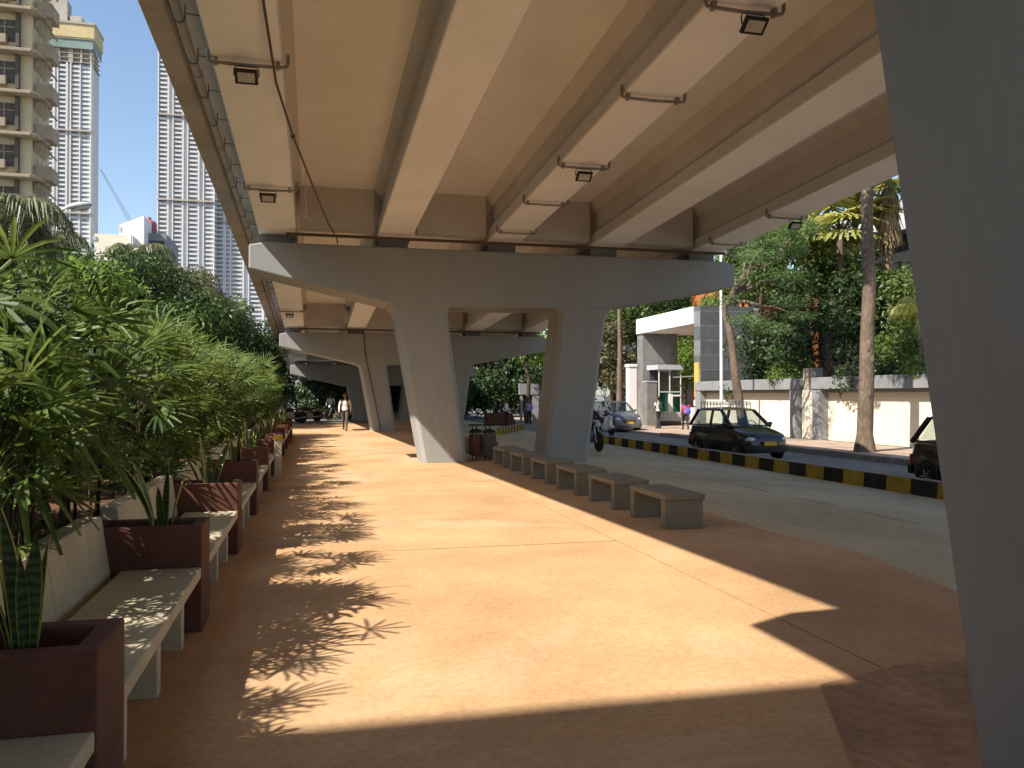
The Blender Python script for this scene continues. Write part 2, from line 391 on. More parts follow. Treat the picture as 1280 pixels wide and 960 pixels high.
painted_kerb('striped_kerb', 'short slanting kerb striped yellow and black beyond the dustbins', [(8.3,37.0),(9.4,40.2),(12.0,47)], step=.6)

# ------------------------------------------------------------------ flyover
SL = -.0425
def zs(y): return 5.35+SL*(y-19.3)          # girder soffit
fly = thing('flyover', 'long beige concrete flyover deck on girders sloping down overhead', 'flyover', (0,0,0))
Y0, Y1 = -16, 84
DZ = SL*(Y1-Y0)
def run(mb, poly): return mb.prism(poly, Y0, Y1, 'y', (0, DZ))
z0 = zs(Y0)
mb = MB(); run(mb, [(-2.12,z0+1.02),(10.95,z0+1.02),(10.95,z0+1.24),(-2.12,z0+1.24)]); mb.build('deck_slab', M['taupe2'], fly)
for xa, xb in ((-1.22,-.37),(1.45,2.27),(4.09,4.93),(6.70,7.58),(9.45,10.35)):
    mb = MB()
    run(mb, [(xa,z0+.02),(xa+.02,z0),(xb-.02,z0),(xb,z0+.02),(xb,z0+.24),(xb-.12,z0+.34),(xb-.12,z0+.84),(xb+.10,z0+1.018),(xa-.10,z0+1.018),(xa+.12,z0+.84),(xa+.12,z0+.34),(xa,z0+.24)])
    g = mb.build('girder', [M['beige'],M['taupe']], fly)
    for q in g.data.polygons: q.material_index = 0 if q.normal.z < -.9 else 1  # downward faces take the paler tone, all others the deeper one
mb = MB(); run(mb, [(-2.16,z0+.90),(-1.86,z0+.90),(-1.80,z0+1.018),(-2.125,z0+1.018),(-2.125,z0+1.9),(-2.16,z0+1.9)]); mb.build('edge_beam', M['edge'], fly)
mb = MB(); run(mb, [(10.80,z0+.97),(10.99,z0+.97),(10.99,z0+1.75),(10.955,z0+1.75),(10.955,z0+1.018),(10.80,z0+1.018)]); mb.build('edge_beam', M['edge'], fly)
PY = [1.72, 19.55, 37.2, 54.9, 71.5]
for y in PY:
    for xa, xb in ((-.28,1.34),(2.38,3.98),(5.04,6.59),(7.69,9.34)):
        mb = MB(); mb.box(xa-.02,xb+.02,y-.25,y+.1,zs(y)+.06,zs(y)+1.03); mb.build('diaphragm', M['taupe'], fly)
# ramp end wall
mb = MB(); mb.prism([(Y1-2,-.1),(Y1+30,-.1),(Y1+30,zs(Y1)+.6-1.2),(Y1-2,zs(Y1-2)-.03)], -1.6, 10.5, 'x'); tag(mb.build('ramp_wall', M['kerbstone']), 'grey retaining wall at the far end of the flyover', 'wall')

def pier(i, y, label):
    dz = zs(y)-5.35+ (0.04 if i == 0 else 0)
    t = thing('bridge_pier', label, 'bridge pier', (0,y,0), 0, 'piers of the flyover')
    top = 5.12+dz; D = 1.35
    # cap: chamfered prow ends
    e0 = -.18 if i == 0 else 0
    mb = MB()
    poly = [(-1.42+e0,4.5+dz),(-1.42+e0,top-.07),(-1.05+e0,top),(10.4,top-.02),(10.67,top-.12),(10.67,4.45+dz),(7.55,3.86+dz),(7.2,3.8+dz),(1.9,3.72+dz),(1.75,3.78+dz)]
    mb.prism(poly, 0, D)
    mb.build('pier_cap', M['pier'], t, bevel=.035)
    zt = 3.80+dz
    for s, (b0, b1, t0, t1) in enumerate(((2.55,3.62,1.86,3.10),(5.55,6.66,5.84,7.30))):
        if s == 1: t0, t1 = 5.98, 7.18
        if i == 0: b0, b1, t0, t1 = b0+.13, b1+.3, t0+.22, t1+.3
        # lean is the same for all piers: top follows the cap height
        mb = MB(); rings = []
        def sec(xl, xr, z, ya, yb, c=.09):
            return [(xl+c,ya,z),(xr-c,ya,z),(xr,ya+c,z),(xr,yb-c,z),(xr-c,yb,z),(xl+c,yb,z),(xl,yb-c,z),(xl,ya+c,z)]
        H = max(zt, .6); k = zt/3.80
        T0 = b0+(t0-b0)*k; T1 = b1+(t1-b1)*k
        for f in (-.05, .3, .6, .93):
            rings.append(sec(b0+(T0-b0)*f, b1+(T1-b1)*f, H*f, .03, D-.12))
        for f, e in ((.95,.03),(.975,.09),(1.0,.2),(1.012,.3)):
            rings.append(sec(b0+(T0-b0)*f-e*.8, b1+(T1-b1)*f+e*.8, H*f, .03, D-.12))
        mb.loft(rings); mb.build('pier_leg', M['pier'], t, smooth=25)
    for xa, xb in ((-1.2,-.5),(1.5,2.2),(4.15,4.85),(6.8,7.5),(9.5,10.2)):
        mb = MB(); mb.box(xa,xb,.25,1.0,top-.03,zs(y+.6)+.0); mb.build('bearing_block', M['greyband'], t)
    mb = MB(); mb.tube([(-.6,-.32,top+.14),(10.2,-.32,top+.12)], .035, 6); mb.build('conduit', M['cable'], t)
    return t
pier(0, PY[0], 'grey flyover pier closest to the camera whose leg fills the right edge')
pier(1, PY[1], 'large grey flyover pier with slanting legs beside the dustbins')
p2 = pier(2, PY[2], 'grey flyover pier behind the walking man with a cable down its leg')
mb = MB(); mb.tube([(1.15,-.03,4.45),(1.6,-.03,4.43),(2.2,-.03,4.42),(2.24,-.03,3.6),(2.36,-.03,2.95),(2.95,-.03,.05)], .022, 6); mb.build('cable', M['cable'], p2)
pier(3, PY[3], 'dim grey flyover pier third along from the large one')
pier(4, PY[4], 'smallest shaded flyover pier at the far end of the underpass')

# drain pipe hung under the deck edge, with hooks
t = thing('drain_pipe', 'long beige drain pipe hung under the left edge of the flyover', 'pipe', (0,0,0))
def zp(y): return zs(y)+.84
mb = MB(); mb.tube([(-1.70,y,zp(y)) for y in (-14,5,10,19,30,45,60)], .062, 10); mb.build('pipe', M['pipe'], t, smooth=60)
for k, y in enumerate(np.arange(6.4, 44, 1.25)):
    mb = MB(); mb.tube([(-1.70+.07*math.cos(a),y,zp(y)+.07*math.sin(a)) for a in np.linspace(-3.3,.2,9)], .012, 5)
    mb.tube([(-1.63,y,zp(y)),(-1.63,y,zp(y)+.17)], .010, 5).tube([(-1.63,y,zp(y)+.06),(-1.34,y+.02,zp(y)+.05)], .010, 5)
    mb.build('pipe_hook', M['steel'], t)
for y in (9.6,13.2,16.4,20,):
    mb = MB(); mb.tube([(-1.70,y-.08,zp(y)),(-1.70,y+.08,zp(y))], .075, 10); mb.build('pipe_coupling', M['pipe'], t)

# conduits and floodlights on the girder soffits
def conduit(xa, xb, y, lamp, label, px=None):
    z = zs(y)-.06
    t = thing('floodlight' if lamp else 'conduit_pipe', label, 'floodlight' if lamp else 'conduit', (0,y,z), 0, 'floodlights under the girders' if lamp else 'conduits across the girders')
    mb = MB(); mb.tube([(xa-.03,0,.16),(xa-.03,0,.05),(xa-.01,0,.005),(xa+.03,0,0),((xa+xb)/2,0,-.01),(xb-.02,0,0),(xb+.04,0,.01),(xb+.06,0,.05),(xb+.06,0,.16)], .022, 8); mb.build('conduit', M['steel'], t, smooth=60)
    for x in (xa+.06, xb-.06):
        mb = MB(); mb.box(x-.025,x+.025,-.035,.035,-.032,.058); mb.build('clamp', M['steel'], t)
    if lamp:
        x = px
        T = Matrix.Translation((x,-.02,-.15)) @ Matrix.Rotation(R_(52),4,'X')
        mb = MB(); mb.M = T; mb.box(-.135,.135,-.03,.012,-.095,.095)
        for f in range(7): mb.box(-.12+f*.036,-.112+f*.036,.0125,.035,-.06,.06)
        mb.build('lamp_housing', M['trim'], t, bevel=.008)
        mb = MB(); mb.M = T; mb.box(-.10,.10,-.034,-.0305,-.065,.065); mb.build('lamp_glass', M['lampglass'], t)
        mb = MB(); mb.tube([(x-.145,-.02,-.15),(x-.145,-.01,-.07),(x-.125,0,-.025),(x+.125,0,-.025),(x+.145,-.01,-.07),(x+.145,-.02,-.15)], .009, 6); mb.build('bracket', M['trim'], t)
conduit(-1.22,-.37,10.55,True,'floodlight on the outermost left girder, nearer of its two',-.80)
conduit(-1.22,-.37,15.95,True,'floodlight on the outermost left girder, close above the large pier',-.82)
conduit(4.09,4.93,8.05,True,'floodlight on the middle girder near the top edge of the view',4.62)
conduit(4.09,4.93,10.52,False,'bare conduit across the middle girder between its two floodlights')
conduit(4.09,4.93,13.52,True,'floodlight halfway along the middle girder',4.52)
conduit(4.09,4.93,15.9,False,'bare conduit across the middle girder just beyond its second floodlight')
conduit(4.09,4.93,18.35,False,'bare conduit across the middle girder close to the large pier')
conduit(9.45,10.35,15.9,True,'floodlight on the outermost right girder against the trees',10.1)
conduit(9.45,10.35,18.5,False,'bare conduit across the right girder close to the pier cap')
conduit(-1.22,-.37,24.5,True,'floodlight beyond the large pier, nearer of the two seen under its cap',-.85)
conduit(-1.22,-.37,32,True,'floodlight beyond the large pier, farther of the two seen under its cap',-.85)
mb = MB(); P = [(-.52,8.0,5.84),(-.51,9.0,5.70),(-.45,10.5,5.45),(-.28,12,5.26),(-.12,13.4,5.2),(.1,15.5,5.17),(.3,17.6,5.2),(.5,19.3,5.25),(.56,19.7,5.16)]
mb.tube(P, .017, 6); mb.ell((-.28,12,5.26),(.035,.06,.035),8,6)
tag(mb.build('hanging_cable', M['cable'], smooth=60), 'brown cable sagging along the underside of the flyover', 'cable')
mb = MB(); mb.tube([(-.13,13.35,5.2),(-.11,13.35,4.9),(-.13,13.33,4.7),(-.10,13.34,4.5),(-.14,13.34,4.42),(-.04,13.3,4.36)], .008, 5)
tag(mb.build('loose_string', M['string']), 'pale loose string dangling from the sagging cable', 'string')

# ------------------------------------------------------------------ concrete benches on the right of the promenade
def stone_bench(y0, y1, label):
    t = thing('stone_bench', label, 'bench', (4.36,(y0+y1)/2,0), 0, 'concrete benches along the promenade')
    h = (y1-y0)/2
    mb = MB(); mb.box(-.26,.27,-h-.015,h+.015,.355,.425); mb.build('seat', M['bench'], t, bevel=.012)
    for a, b in ((-h,-h+.13),(h-.13,h)):
        mb = MB(); mb.box(-.25,.25,a,b,.008,.354); mb.build('leg', M['bench'], t, bevel=.01)
    return t
ORD = ['nearest','second nearest','third nearest','fourth','fifth','sixth','seventh','eighth']
for k in range(6):
    stone_bench(9.24+1.72*k, 10.36+1.72*k, f'{ORD[k]} of the low concrete benches in the row leading to the pier')
stone_bench(20.75, 21.87, 'concrete bench just behind the dustbins')
stone_bench(22.5, 23.62, 'concrete bench farthest along the row beyond the dustbins')
# twin dustbins on a stand
def dustbin(name, mat, label, x, y):
    t = thing(name, label, 'dustbin', (x,y,.008))
    mb = MB()
    mb.lathe([(.135,.12),(.15,.14),(.16,.60),(.165,.62),(.165,.645),(.15,.645),(.14,.3)], 20); mb.build('bin_body', mat, t, smooth=40)
    for k in range(16):
        a = 2*math.pi*k/16; mb = None
    mb = MB()
    for k in range(20):
        a = 2*math.pi*k/20; mb.tube([(.156*math.cos(a),.156*math.sin(a),.15),(.166*math.cos(a),.166*math.sin(a),.60)], .009, 4)
    mb.build('slats', mat, t)
    mb = MB(); mb.lathe([(.16,.68),(.165,.69),(.15,.74),(.08,.775),(.01,.785)], 20); mb.build('lid', M['trim'], t, smooth=50)
    for s in (-1,1):
        mb = MB(); mb.tube([(s*.05,.17,0),(s*.05,.17,.86)], .015, 8).box(s*.05-.04,s*.05+.04,.12,.2,0,.015); mb.build('post', M['trim'], t)
    mb = MB(); mb.tube([(-.15,.17,.86),(-.15,.0,.88),(.15,.0,.88),(.15,.17,.86),(-.15,.17,.86)], .014, 8); mb.build('top_bar', M['trim'], t)
dustbin('dustbin', M['bin_brown'], 'brown slatted dustbin hung between black posts, next to the pier leg', 3.93, 20.2)
dustbin('dustbin', M['bin_green'], 'grey green dustbin hung between black posts, on the bench side', 4.24, 20.05)

# ------------------------------------------------------------------ left row: maroon planters, cream seats, cream back wall
PITCH_P, NP = 2.83, 11
PY0 = 3.17
NTH = ['first','second','third','fourth','fifth','sixth','seventh','eighth','ninth','tenth','eleventh','twelfth','thirteenth']
def planter(i):
    y = PY0+PITCH_P*i
    t = thing('planter_box', f'maroon plaster planter box, {NTH[i]} along the row from the camera', 'planter', (-1.09,y,0), 0, 'maroon planters between the seats')
    mb = MB(); x0,x1,d,h,w = -.40,.36,.44,.73,.085
    # open box: outer shell, rim, inner walls
    o = [(x0,0),(x1,0),(x1,d),(x0,d)]; n = [(x0+w,w),(x1-w,w),(x1-w,d-w),(x0+w,d-w)]
    mb.loft([[(*p,.005) for p in o],[(*p,h) for p in o],[(*p,h) for p in n],[(*p,h-.16) for p in n]], cap=False)
    mb.add([(*p,.005) for p in o],[(0,1,2,3)])
    mb.build('box', M['maroon'], t, bevel=.012)
    mb = MB(); mb.add([(*p,h-.10) for p in n],[(0,1,2,3)])
    o2 = mb.build('soil', M['soil'], t)
    return t
snake_src = []
def snake_plant(seed):
    r = random.Random(seed); lf = MB()
    n = r.randint(5,8)
    for k in range(n):
        a = r.uniform(0,2*math.pi); L = r.uniform(.38,.72); lean = r.uniform(.05,.42); w = r.uniform(.026,.04)
        tw = r.uniform(-1,1); bx, by = .05*math.cos(a), .05*math.sin(a)
        for mi, (wa, wb) in enumerate(((-.82,.82),(-1,-.82),(.82,1))):
            lf.mi = 0 if mi == 0 else 1
            pts = []
            for j in range(9):
                f = j/8; ww = w*min(1,(.55+f*1.2))*(1-max(0,f-.55)**2*4.9)
                ww = max(ww,.002); ang = a+math.pi/2+tw*f
                cx = bx+math.cos(a)*lean*L*f**1.6; cy = by+math.sin(a)*lean*L*f**1.6; cz = L*f*(1-.25*lean*f)
                dx, dy = math.cos(ang)*ww, math.sin(ang)*ww
                cup = .012
                pts.append([(cx+dx*wa+math.cos(a)*cup*abs(wa),cy+dy*wa+math.sin(a)*cup*abs(wa),cz),(cx+dx*(wa+wb)/2,cy+dy*(wa+wb)/2,cz),(cx+dx*wb+math.cos(a)*cup*abs(wb),cy+dy*wb+math.sin(a)*cup*abs(wb),cz)])
            lf.loft(pts, closed=False, cap=False)
    return lf.build('snake_plant', [M['snake'],M['snake_edge']], smooth=180)
def seat(i):
    y0 = PY0+PITCH_P*i+.445; y1 = PY0+PITCH_P*(i+1)-.005; L = y1-y0
    lab = 'cream bench seat nearest the camera, cut by the bottom edge' if i < 0 else f'cream bench seat just past the {NTH[i]} maroon planter'
    t = thing('bench_seat', lab, 'bench', (-1.0,y0,0), 0, 'cream seats between the planters')
    mb = MB(); mb.box(-.24,.265,.0,L*.5-.003,.375,.45); mb.build('seat_slab', M['cream'], t, bevel=.01)
    mb = MB(); mb.box(-.24,.265,L*.5+.003,L,.375,.45); mb.build('seat_slab', M['cream'], t, bevel=.01)
    for yy in (.30, L*.5-.05, L-.4):
        mb = MB(); mb.box(-.2,.20,yy,yy+.10,.0,.374); mb.build('leg', M['cream'], t, bevel=.008)
def backwall(i):
    y0 = PY0+PITCH_P*i+.445; y1 = PY0+PITCH_P*(i+1)-.005; L = y1-y0
    lab = 'cream backrest wall behind the seat nearest the camera' if i < 0 else f'cream backrest wall behind the seat past the {NTH[i]} planter'
    t = thing('backrest_wall', lab, 'wall', (-1.24,y0,0), 0, 'cream walls behind the seats')
    for a, b in ((0,L*.5-.004),(L*.5+.004,L)):
        mb = MB(); mb.prism([(0,.0),(-.14,.0),(-.24,.82),(-.12,.82)], a, b); mb.build('wall_panel', M['cream'], t, bevel=.012)
for i in range(-1, NP-1): seat(i); backwall(i)
for i in range(NP):
    planter(i)
for i in range(NP):
    s = snake_plant(i+3) if i < 5 else dup(snake_src[i%5])
    if i < 5: snake_src.append(s)
    s.location = (-1.02, PY0+PITCH_P*i+.22, .62); s.rotation_euler = (0,0,i*1.3)
    s.scale = (.85,.85,1.15) if i == 0 else (.95,.95,.9)
    tag(s, f'snake plant with yellow edged blades in the {NTH[i]} maroon planter', 'plant', 'snake plants in the planters')
mb = MB(); mb.box(-4.4,-1.50,-8,36,.0,.55); tag(mb.build('garden_soil', M['soil']), kind='structure')
mb = MB(); mb.box(-4.55,-4.405,-8,36,0,.78); tag(mb.build('bed_wall', M['cream']), 'low cream wall on the far side of the palm bed', 'wall')
# sign post
t = thing('sign_post', 'slim cream post with a yellow topped sign beside the planters', 'post', (-.66,16.9,0), R_(6))
mb = MB(); mb.box(-.07,.07,-.03,.03,0,.74); mb.build('post', M['cream'], t, bevel=.006)
mb = MB(); mb.box(-.082,.082,-.04,.04,.742,.85); mb.build('sign_panel', M['plate'], t, bevel=.004)
mb = MB(); mb.prism([(-.08,.852),(.08,.852),(.05,.88),(-.055,.89)], -.04, .04); mb.build('sign_cap', M['purple'], t)

# ------------------------------------------------------------------ foliage generators
def leaf_cloud(rs, clumps, n, size, aspect=.45, up=.35, droop=0.0, shell=2.0):
    """n leaf quads spread in clumps [(x,y,z,rx,ry,rz)], folded diamonds"""
    C = np.array(clumps, float); vol = C[:,3]*C[:,4]*C[:,5]; w = vol**.75; w /= w.sum()
    idx = rs.choice(len(C), n, p=w)
    d = rs.normal(size=(n,3)); d /= np.linalg.norm(d,axis=1)[:,None]
    r = rs.random(n)**(1/ (3 if shell is None else shell*1.6))
    pos = C[idx,:3]+d*C[idx,3:6]*r[:,None]
    nor = d*.6+rs.normal(size=(n,3))*.55; nor[:,2] += up
    nor /= np.linalg.norm(nor,axis=1)[:,None]
    t = d*.5+rs.normal(size=(n,3))*.7; t[:,2] -= droop
    t -= nor*(t*nor).sum(1)[:,None]; t /= np.linalg.norm(t,axis=1)[:,None]+1e-9
    b = np.cross(nor,t)
    L = (size*(.6+.8*rs.random(n)))[:,None]; W = L*aspect*.5
    p0 = pos; p2 = pos+t*L-nor*L*.12
    m = pos+t*L*.45
    p1 = m+b*W+nor*W*.25; p3 = m-b*W+nor*W*.25
    V = np.stack([p0,p1,p2,p3],1).reshape(-1,3)
    F = np.arange(n*4).reshape(-1,4)
    return V, F
def crown_clumps(r, c, R, n, cs):
    """clump ellipsoids over an uneven crown of radii R"""
    out = []
    for k in range(n):
        th = r.uniform(0,2*math.pi); u = r.uniform(-.75,1); q = math.sqrt(max(0,1-u*u)); f = r.uniform(.45,.98)
        s = cs*r.uniform(.6,1.3)
        out.append((c[0]+R[0]*q*math.cos(th)*f, c[1]+R[1]*q*math.sin(th)*f, c[2]+R[2]*u*f, s, s, s*.72))
    return out
def limb_path(a, b, r, wob=.12, n=5):
    a = Vector(a); b = Vector(b); P = []
    for k in range(n+1):
        f = k/n; p = a.lerp(b,f)
        if 0 < k < n: p += Vector((r.uniform(-1,1),r.uniform(-1,1),r.uniform(-.4,.6)))*wob*(b-a).length*.5
        P.append(p)
    return P
def tree(name, label, cat, base, crown_c, R, nleaf, size, leaf, bark='bark', tr=.16, nclump=26, cs=.9, seed=1, lean_path=None, group=None, aspect=.45, up=.35, droop=.2, limbs=7, extra=None):
    r = random.Random(seed); rs = np.random.RandomState(seed)
    b = Vector(base); t = thing(name, label, cat, b, 0, group)
    c = Vector(crown_c)-b
    cl = crown_clumps(r, c, R, nclump, cs)
    if extra: cl += [(e[0]-b.x,e[1]-b.y,e[2]-b.z,*e[3:]) for e in extra]
    path = [Vector(p)-b for p in lean_path] if lean_path else limb_path((0,0,-.05),(c.x*.8,c.y*.8,c.z-R[2]*.25),r,.06)
    n = len(path); mb = MB()
    mb.tube(path, [tr*(1.35 if k == 0 else 1-.5*k/(n-1)) for k in range(n)], 12)
    top = path[-1]; q = path[-2]
    if tr > .25:
        for k in range(16):
            f = r.uniform(.1,.8)*(n-1); i_ = int(f); p_ = path[i_].lerp(path[i_+1], f-i_); a_ = r.uniform(0,6.28)
            mb.ell(p_+Vector((math.cos(a_),math.sin(a_),0))*tr*.62, (tr*.36,tr*.36,tr*r.uniform(.4,.9)), 8, 6)
    mb.build('trunk', M[bark], t, smooth=60)
    mb = MB()
    for k in range(limbs):
        e = cl[(k*7) % len(cl)]; s = (q.lerp(top, r.uniform(.2,1)))
        P = limb_path(s, e[:3], r, .18)
        mb.tube(P, [tr*.42*(1-.8*j/(len(P)-1)) for j in range(len(P))], 6)
    mb.build('branches', M[bark], t, smooth=60)
    V, F = leaf_cloud(rs, cl, nleaf, size, aspect, up, droop)
    fastmesh('crown', V, F, M[leaf], t)
    return t
def frond(mb, base, az, L, elev, droop, nl, lw, ll, r, rachis=None, hang=.35):
    """pinnate frond: rachis curve with two rows of narrow leaflets"""
    P = []; p = Vector(base); e = elev; st = L/10
    for k in range(11):
        P.append(p.copy()); p = p+Vector((math.cos(az)*math.cos(e),math.sin(az)*math.cos(e),math.sin(e)))*st; e -= droop/10*(1+k*.12)
    if rachis is not None: rachis.tube(P, [.03*(1-.85*k/10)*L/3 for k in range(11)], 5)
    for j in range(nl):
        f = .14+.86*j/(nl-1); i = min(9,int(f*10)); q = P[i].lerp(P[i+1], f*10-i) if i < 10 else P[10]
        d = (P[i+1]-P[i]).normalized(); side = d.cross(Vector((0,0,1))).normalized()
        l = ll*(.35+1.3*math.sin(math.pi*min(1,f*.86+.1)))*.75
        for s in (-1,1):
            dr = (side*s*.85+d*.65-Vector((0,0,hang+r.uniform(0,.5)))).normalized()
            m = q+dr*l*.5+Vector((0,0,.05*l)); tip = q+dr*l-Vector((0,0,l*(.2+hang*.5)))
            wv = d*lw
            mb.add([q-wv*.6,q+wv*.6,m+wv,m-wv,tip], [(0,1,2,3),(3,2,4)])
def palm(name, label, base, h, nf, L, droop, leaf, seed, tr=.13, lean=(0,0), elevs=(-.5,1.2), bark='bark', nl=34, dead=0):
    r = random.Random(seed); t = thing(name, label, 'palm tree', base)
    top = Vector((lean[0],lean[1],h)); mb = MB()
    mb.tube([(0,0,-.05),(lean[0]*.2,lean[1]*.2,h*.35),(lean[0]*.55,lean[1]*.55,h*.7),top], [tr*1.4,tr,tr*.85,tr*.8], 10); mb.build('trunk', M[bark], t, smooth=60)
    lf = MB(); ra = MB()
    for k in range(nf):
        frond(lf, top, 2*math.pi*k/nf*2.4+r.uniform(-.2,.2), L*r.uniform(.8,1.1), r.uniform(*elevs), droop*r.uniform(.8,1.2), nl, L*.012, L*.30, r, ra)
    lf.build('fronds', M[leaf], t); ra.build('frond_stalks', M['cane'], t)
    return t
def fan(mb, c, d, up, L, nleaf, spread, w, r, droop=.3, fold=.25, seg=3):
    """palmate fan leaf: leaflets radiate round direction d in the plane across up"""
    d = d.normalized(); side = d.cross(up)
    side = side.normalized() if side.length > .01 else Vector((1,0,0)); nrm = side.cross(d).normalized()
    for k in range(nleaf):
        a = spread*((k+.5)/nleaf-.5)+r.uniform(-.05,.05); l = L*(1-.22*abs(a)/(spread/2))*r.uniform(.85,1.08)
        v = d*math.cos(a)+side*math.sin(a); s = v.cross(nrm).normalized()
        rows = []
        for j in range(seg+1):
            f = j/seg; p = c+v*l*f-Vector((0,0,1))*droop*l*f*f+nrm*.06*l*math.sin(math.pi*f)
            ww = w*(.35,.95,1.0,.55)[j] if seg == 3 else w*(1-.5*f)
            rows.append([p-s*ww+nrm*fold*ww, p-nrm*0, p+s*ww+nrm*fold*ww])
        mb.loft(rows, closed=False, cap=False)

# ------------------------------------------------------------------ lady palms in the bed
def lady_palm(seed, h=2.1, stems=16, spread=.62, big=1.0):
    r = random.Random(seed); t = thing('lady_palm', '', 'palm plant')
    ca = MB(); lf = MB(); dry = MB()
    for k in range(stems):
        a = r.uniform(0,2*math.pi); q = spread*math.sqrt(r.random())*.8
        b = Vector((q*math.cos(a)*.8,q*math.sin(a),0)); H = h*r.uniform(.45,1.0)
        ln = Vector((math.cos(a),math.sin(a),0))*r.uniform(.05,.35)*H*.5
        top = b+ln+Vector((0,0,H)); mid = b.lerp(top,.5)-ln*.12
        ca.tube([b-Vector((0,0,.05)),mid,top], [.016,.013,.010], 5)
        nf = r.randint(6,9)
        for j in range(nf):
            f = 1-.55*j/nf*r.uniform(.6,1.2)
            if j > 1 and r.random() < .28: f = r.uniform(.12,.5)
            p = mid.lerp(top, max(0,(f-.5)*2)) if f > .5 else b.lerp(mid,f*2)
            az = r.uniform(0,2*math.pi); el = r.uniform(.1,1.25) if j else r.uniform(.7,1.3)
            d = Vector((math.cos(az)*math.cos(el),math.sin(az)*math.cos(el),math.sin(el)))
            pl = r.uniform(.18,.36); c = p+d*pl
            ca.tube([p,c], [.006,.004], 4, False)
            up = Vector((r.uniform(-.9,.9),r.uniform(-.9,.9),.75))
            d2 = (d-Vector((0,0,r.uniform(-.1,.25)))).normalized()
            tgt = dry if r.random() < .012 else lf
            fan(tgt, c, d2, up, r.uniform(.30,.50)*big, r.randint(8,12), r.uniform(2.4,4.2), .0145*big, r, r.uniform(.02,.24))
    ca.build('stems', M['cane'], t); lf.build('fronds', M['leaf_lady'], t)
    if dry.v: dry.build('dry_fronds', M['leaf_dry'], t)
    return t
lp_src = [lady_palm(11, 1.72, 16), lady_palm(12, 1.6, 15), lady_palm(13, 1.8, 17), lady_palm(14, 1.68, 15)]
used = set(); k = 0
def put_palm(x, y, label, s=1.0, rz=None):
    global k
    i = k % 4; k += 1
    o = lp_src[i] if i not in used else dup(lp_src[i])
    used.add(i); o.location = (x,y,.55); o.rotation_euler = (0,0,rz if rz is not None else rnd.uniform(0,6.28)); o.scale = (s,s,s*rnd.uniform(.94,1.06))
    o['label'] = label; o['group'] = 'lady palms in the bed'
for i in range(-1, NP):
    y = PY0+PITCH_P*i
    where = 'nearest the camera at the left edge' if i < 0 else f'behind the {NTH[i]} maroon planter'
    where2 = 'behind the nearest seat' if i < 0 else f'behind the seat past the {NTH[i]} planter'
    put_palm(-2.02+rnd.uniform(-.1,.1), y+.35+rnd.uniform(-.2,.2), f'lady palm clump with fan leaves {where}', .86 if i == 0 else 1.0)
    put_palm(-2.08+rnd.uniform(-.1,.1), y+1.55+rnd.uniform(-.2,.2), f'lady palm clump with fan leaves {where2}', .84 if i in (-1,0) else 1.0)
    put_palm(-3.3+rnd.uniform(-.2,.2), y+.95+rnd.uniform(-.3,.3), f'lady palm clump at the back of the bed {where2}', .85 if i in (-1,0) else 1.06)
# the large bright leaf fans leaning in at the left edge
t = thing('lady_palm', 'lady palm with very large pale leaves reaching in from the left edge', 'palm plant', (-1.75,2.75,.55), 0, 'lady palms in the bed')
r9 = random.Random(5); lf = MB(); ca = MB()
for tx, ty, tz, az, el, L in ((.18,2.55,1.00,.35,-.45,.50),(.30,2.75,.92,-.5,-.5,.46),(.02,2.4,1.35,.6,.2,.52),(.22,3.0,1.35,.2,.35,.50),(-.1,2.7,1.62,.9,.7,.50),(.12,2.3,.7,.1,-.6,.46),(.35,3.3,1.15,.5,.1,.46),(-.15,3.1,1.5,-.4,.5,.5)):
    c = Vector((tx,ty,tz)); ca.tube([(tx*.25-.1,ty*.2+2.1,-.05),(tx*.4-.1,ty*.4+1.6,tz*.6),c], [.016,.012,.006], 6)
    d = Vector((math.cos(az)*math.cos(el),math.sin(az)*math.cos(el),math.sin(el)))
    fan(lf, c, d, Vector((.2,-.3,1)), L*1.12, 9, 3.9, .025, r9, .4)
ca.build('stems', M['cane'], t); lf.build('fronds', M['leaf_lady'], t)

# ------------------------------------------------------------------ left background: trees, lamp, buildings, towers
def cl(px, py, Y, rx, ry=None, rz=None):
    p = at(px,py,Y); return (p.x,p.y,p.z,rx,ry or rx,rz or rx*.75)
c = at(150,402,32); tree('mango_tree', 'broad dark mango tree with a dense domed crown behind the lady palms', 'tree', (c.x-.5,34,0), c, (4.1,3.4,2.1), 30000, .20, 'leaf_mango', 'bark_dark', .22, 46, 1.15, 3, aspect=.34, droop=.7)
c = at(80,362,27); tree('young_tree', 'bright green leafy tree in front of the cream apartment block', 'tree', (c.x-.4,27.5,0), c, (1.7,1.4,.9), 3600, .22, 'leaf_bright', 'bark', .1, 18, .7, 4, aspect=.5)
c = at(30,420,24); tree('shade_tree', 'low leafy tree behind the palms below the street lamp', 'tree', (c.x-.5,24.5,0), c, (2.4,2.0,1.6), 7000, .18, 'leaf_mid', 'bark_dark', .12, 22, .85, 5)
c = at(213,368,44); tree('rain_tree', 'tall olive tree rising in front of the right tower', 'tree', (c.x,46,0), c, (2.2,2.2,1.7), 9000, .20, 'leaf_olive', 'bark_dark', .2, 26, .9, 6)
c = at(255,402,46); tree('rain_tree', 'olive green tree with a drooping palm beside it against the right tower', 'tree', (c.x,48,0), c, (2.0,2.2,2.4), 9000, .20, 'leaf_mid', 'bark_dark', .2, 26, .9, 7)
c = at(240,440,42); tree('shade_tree', 'dark tree between the mango tree and the flyover', 'tree', (c.x-.3,43,0), c, (2.5,2.4,2.6), 13000, .20, 'leaf_dark', 'bark_dark', .2, 30, 1.0, 8)
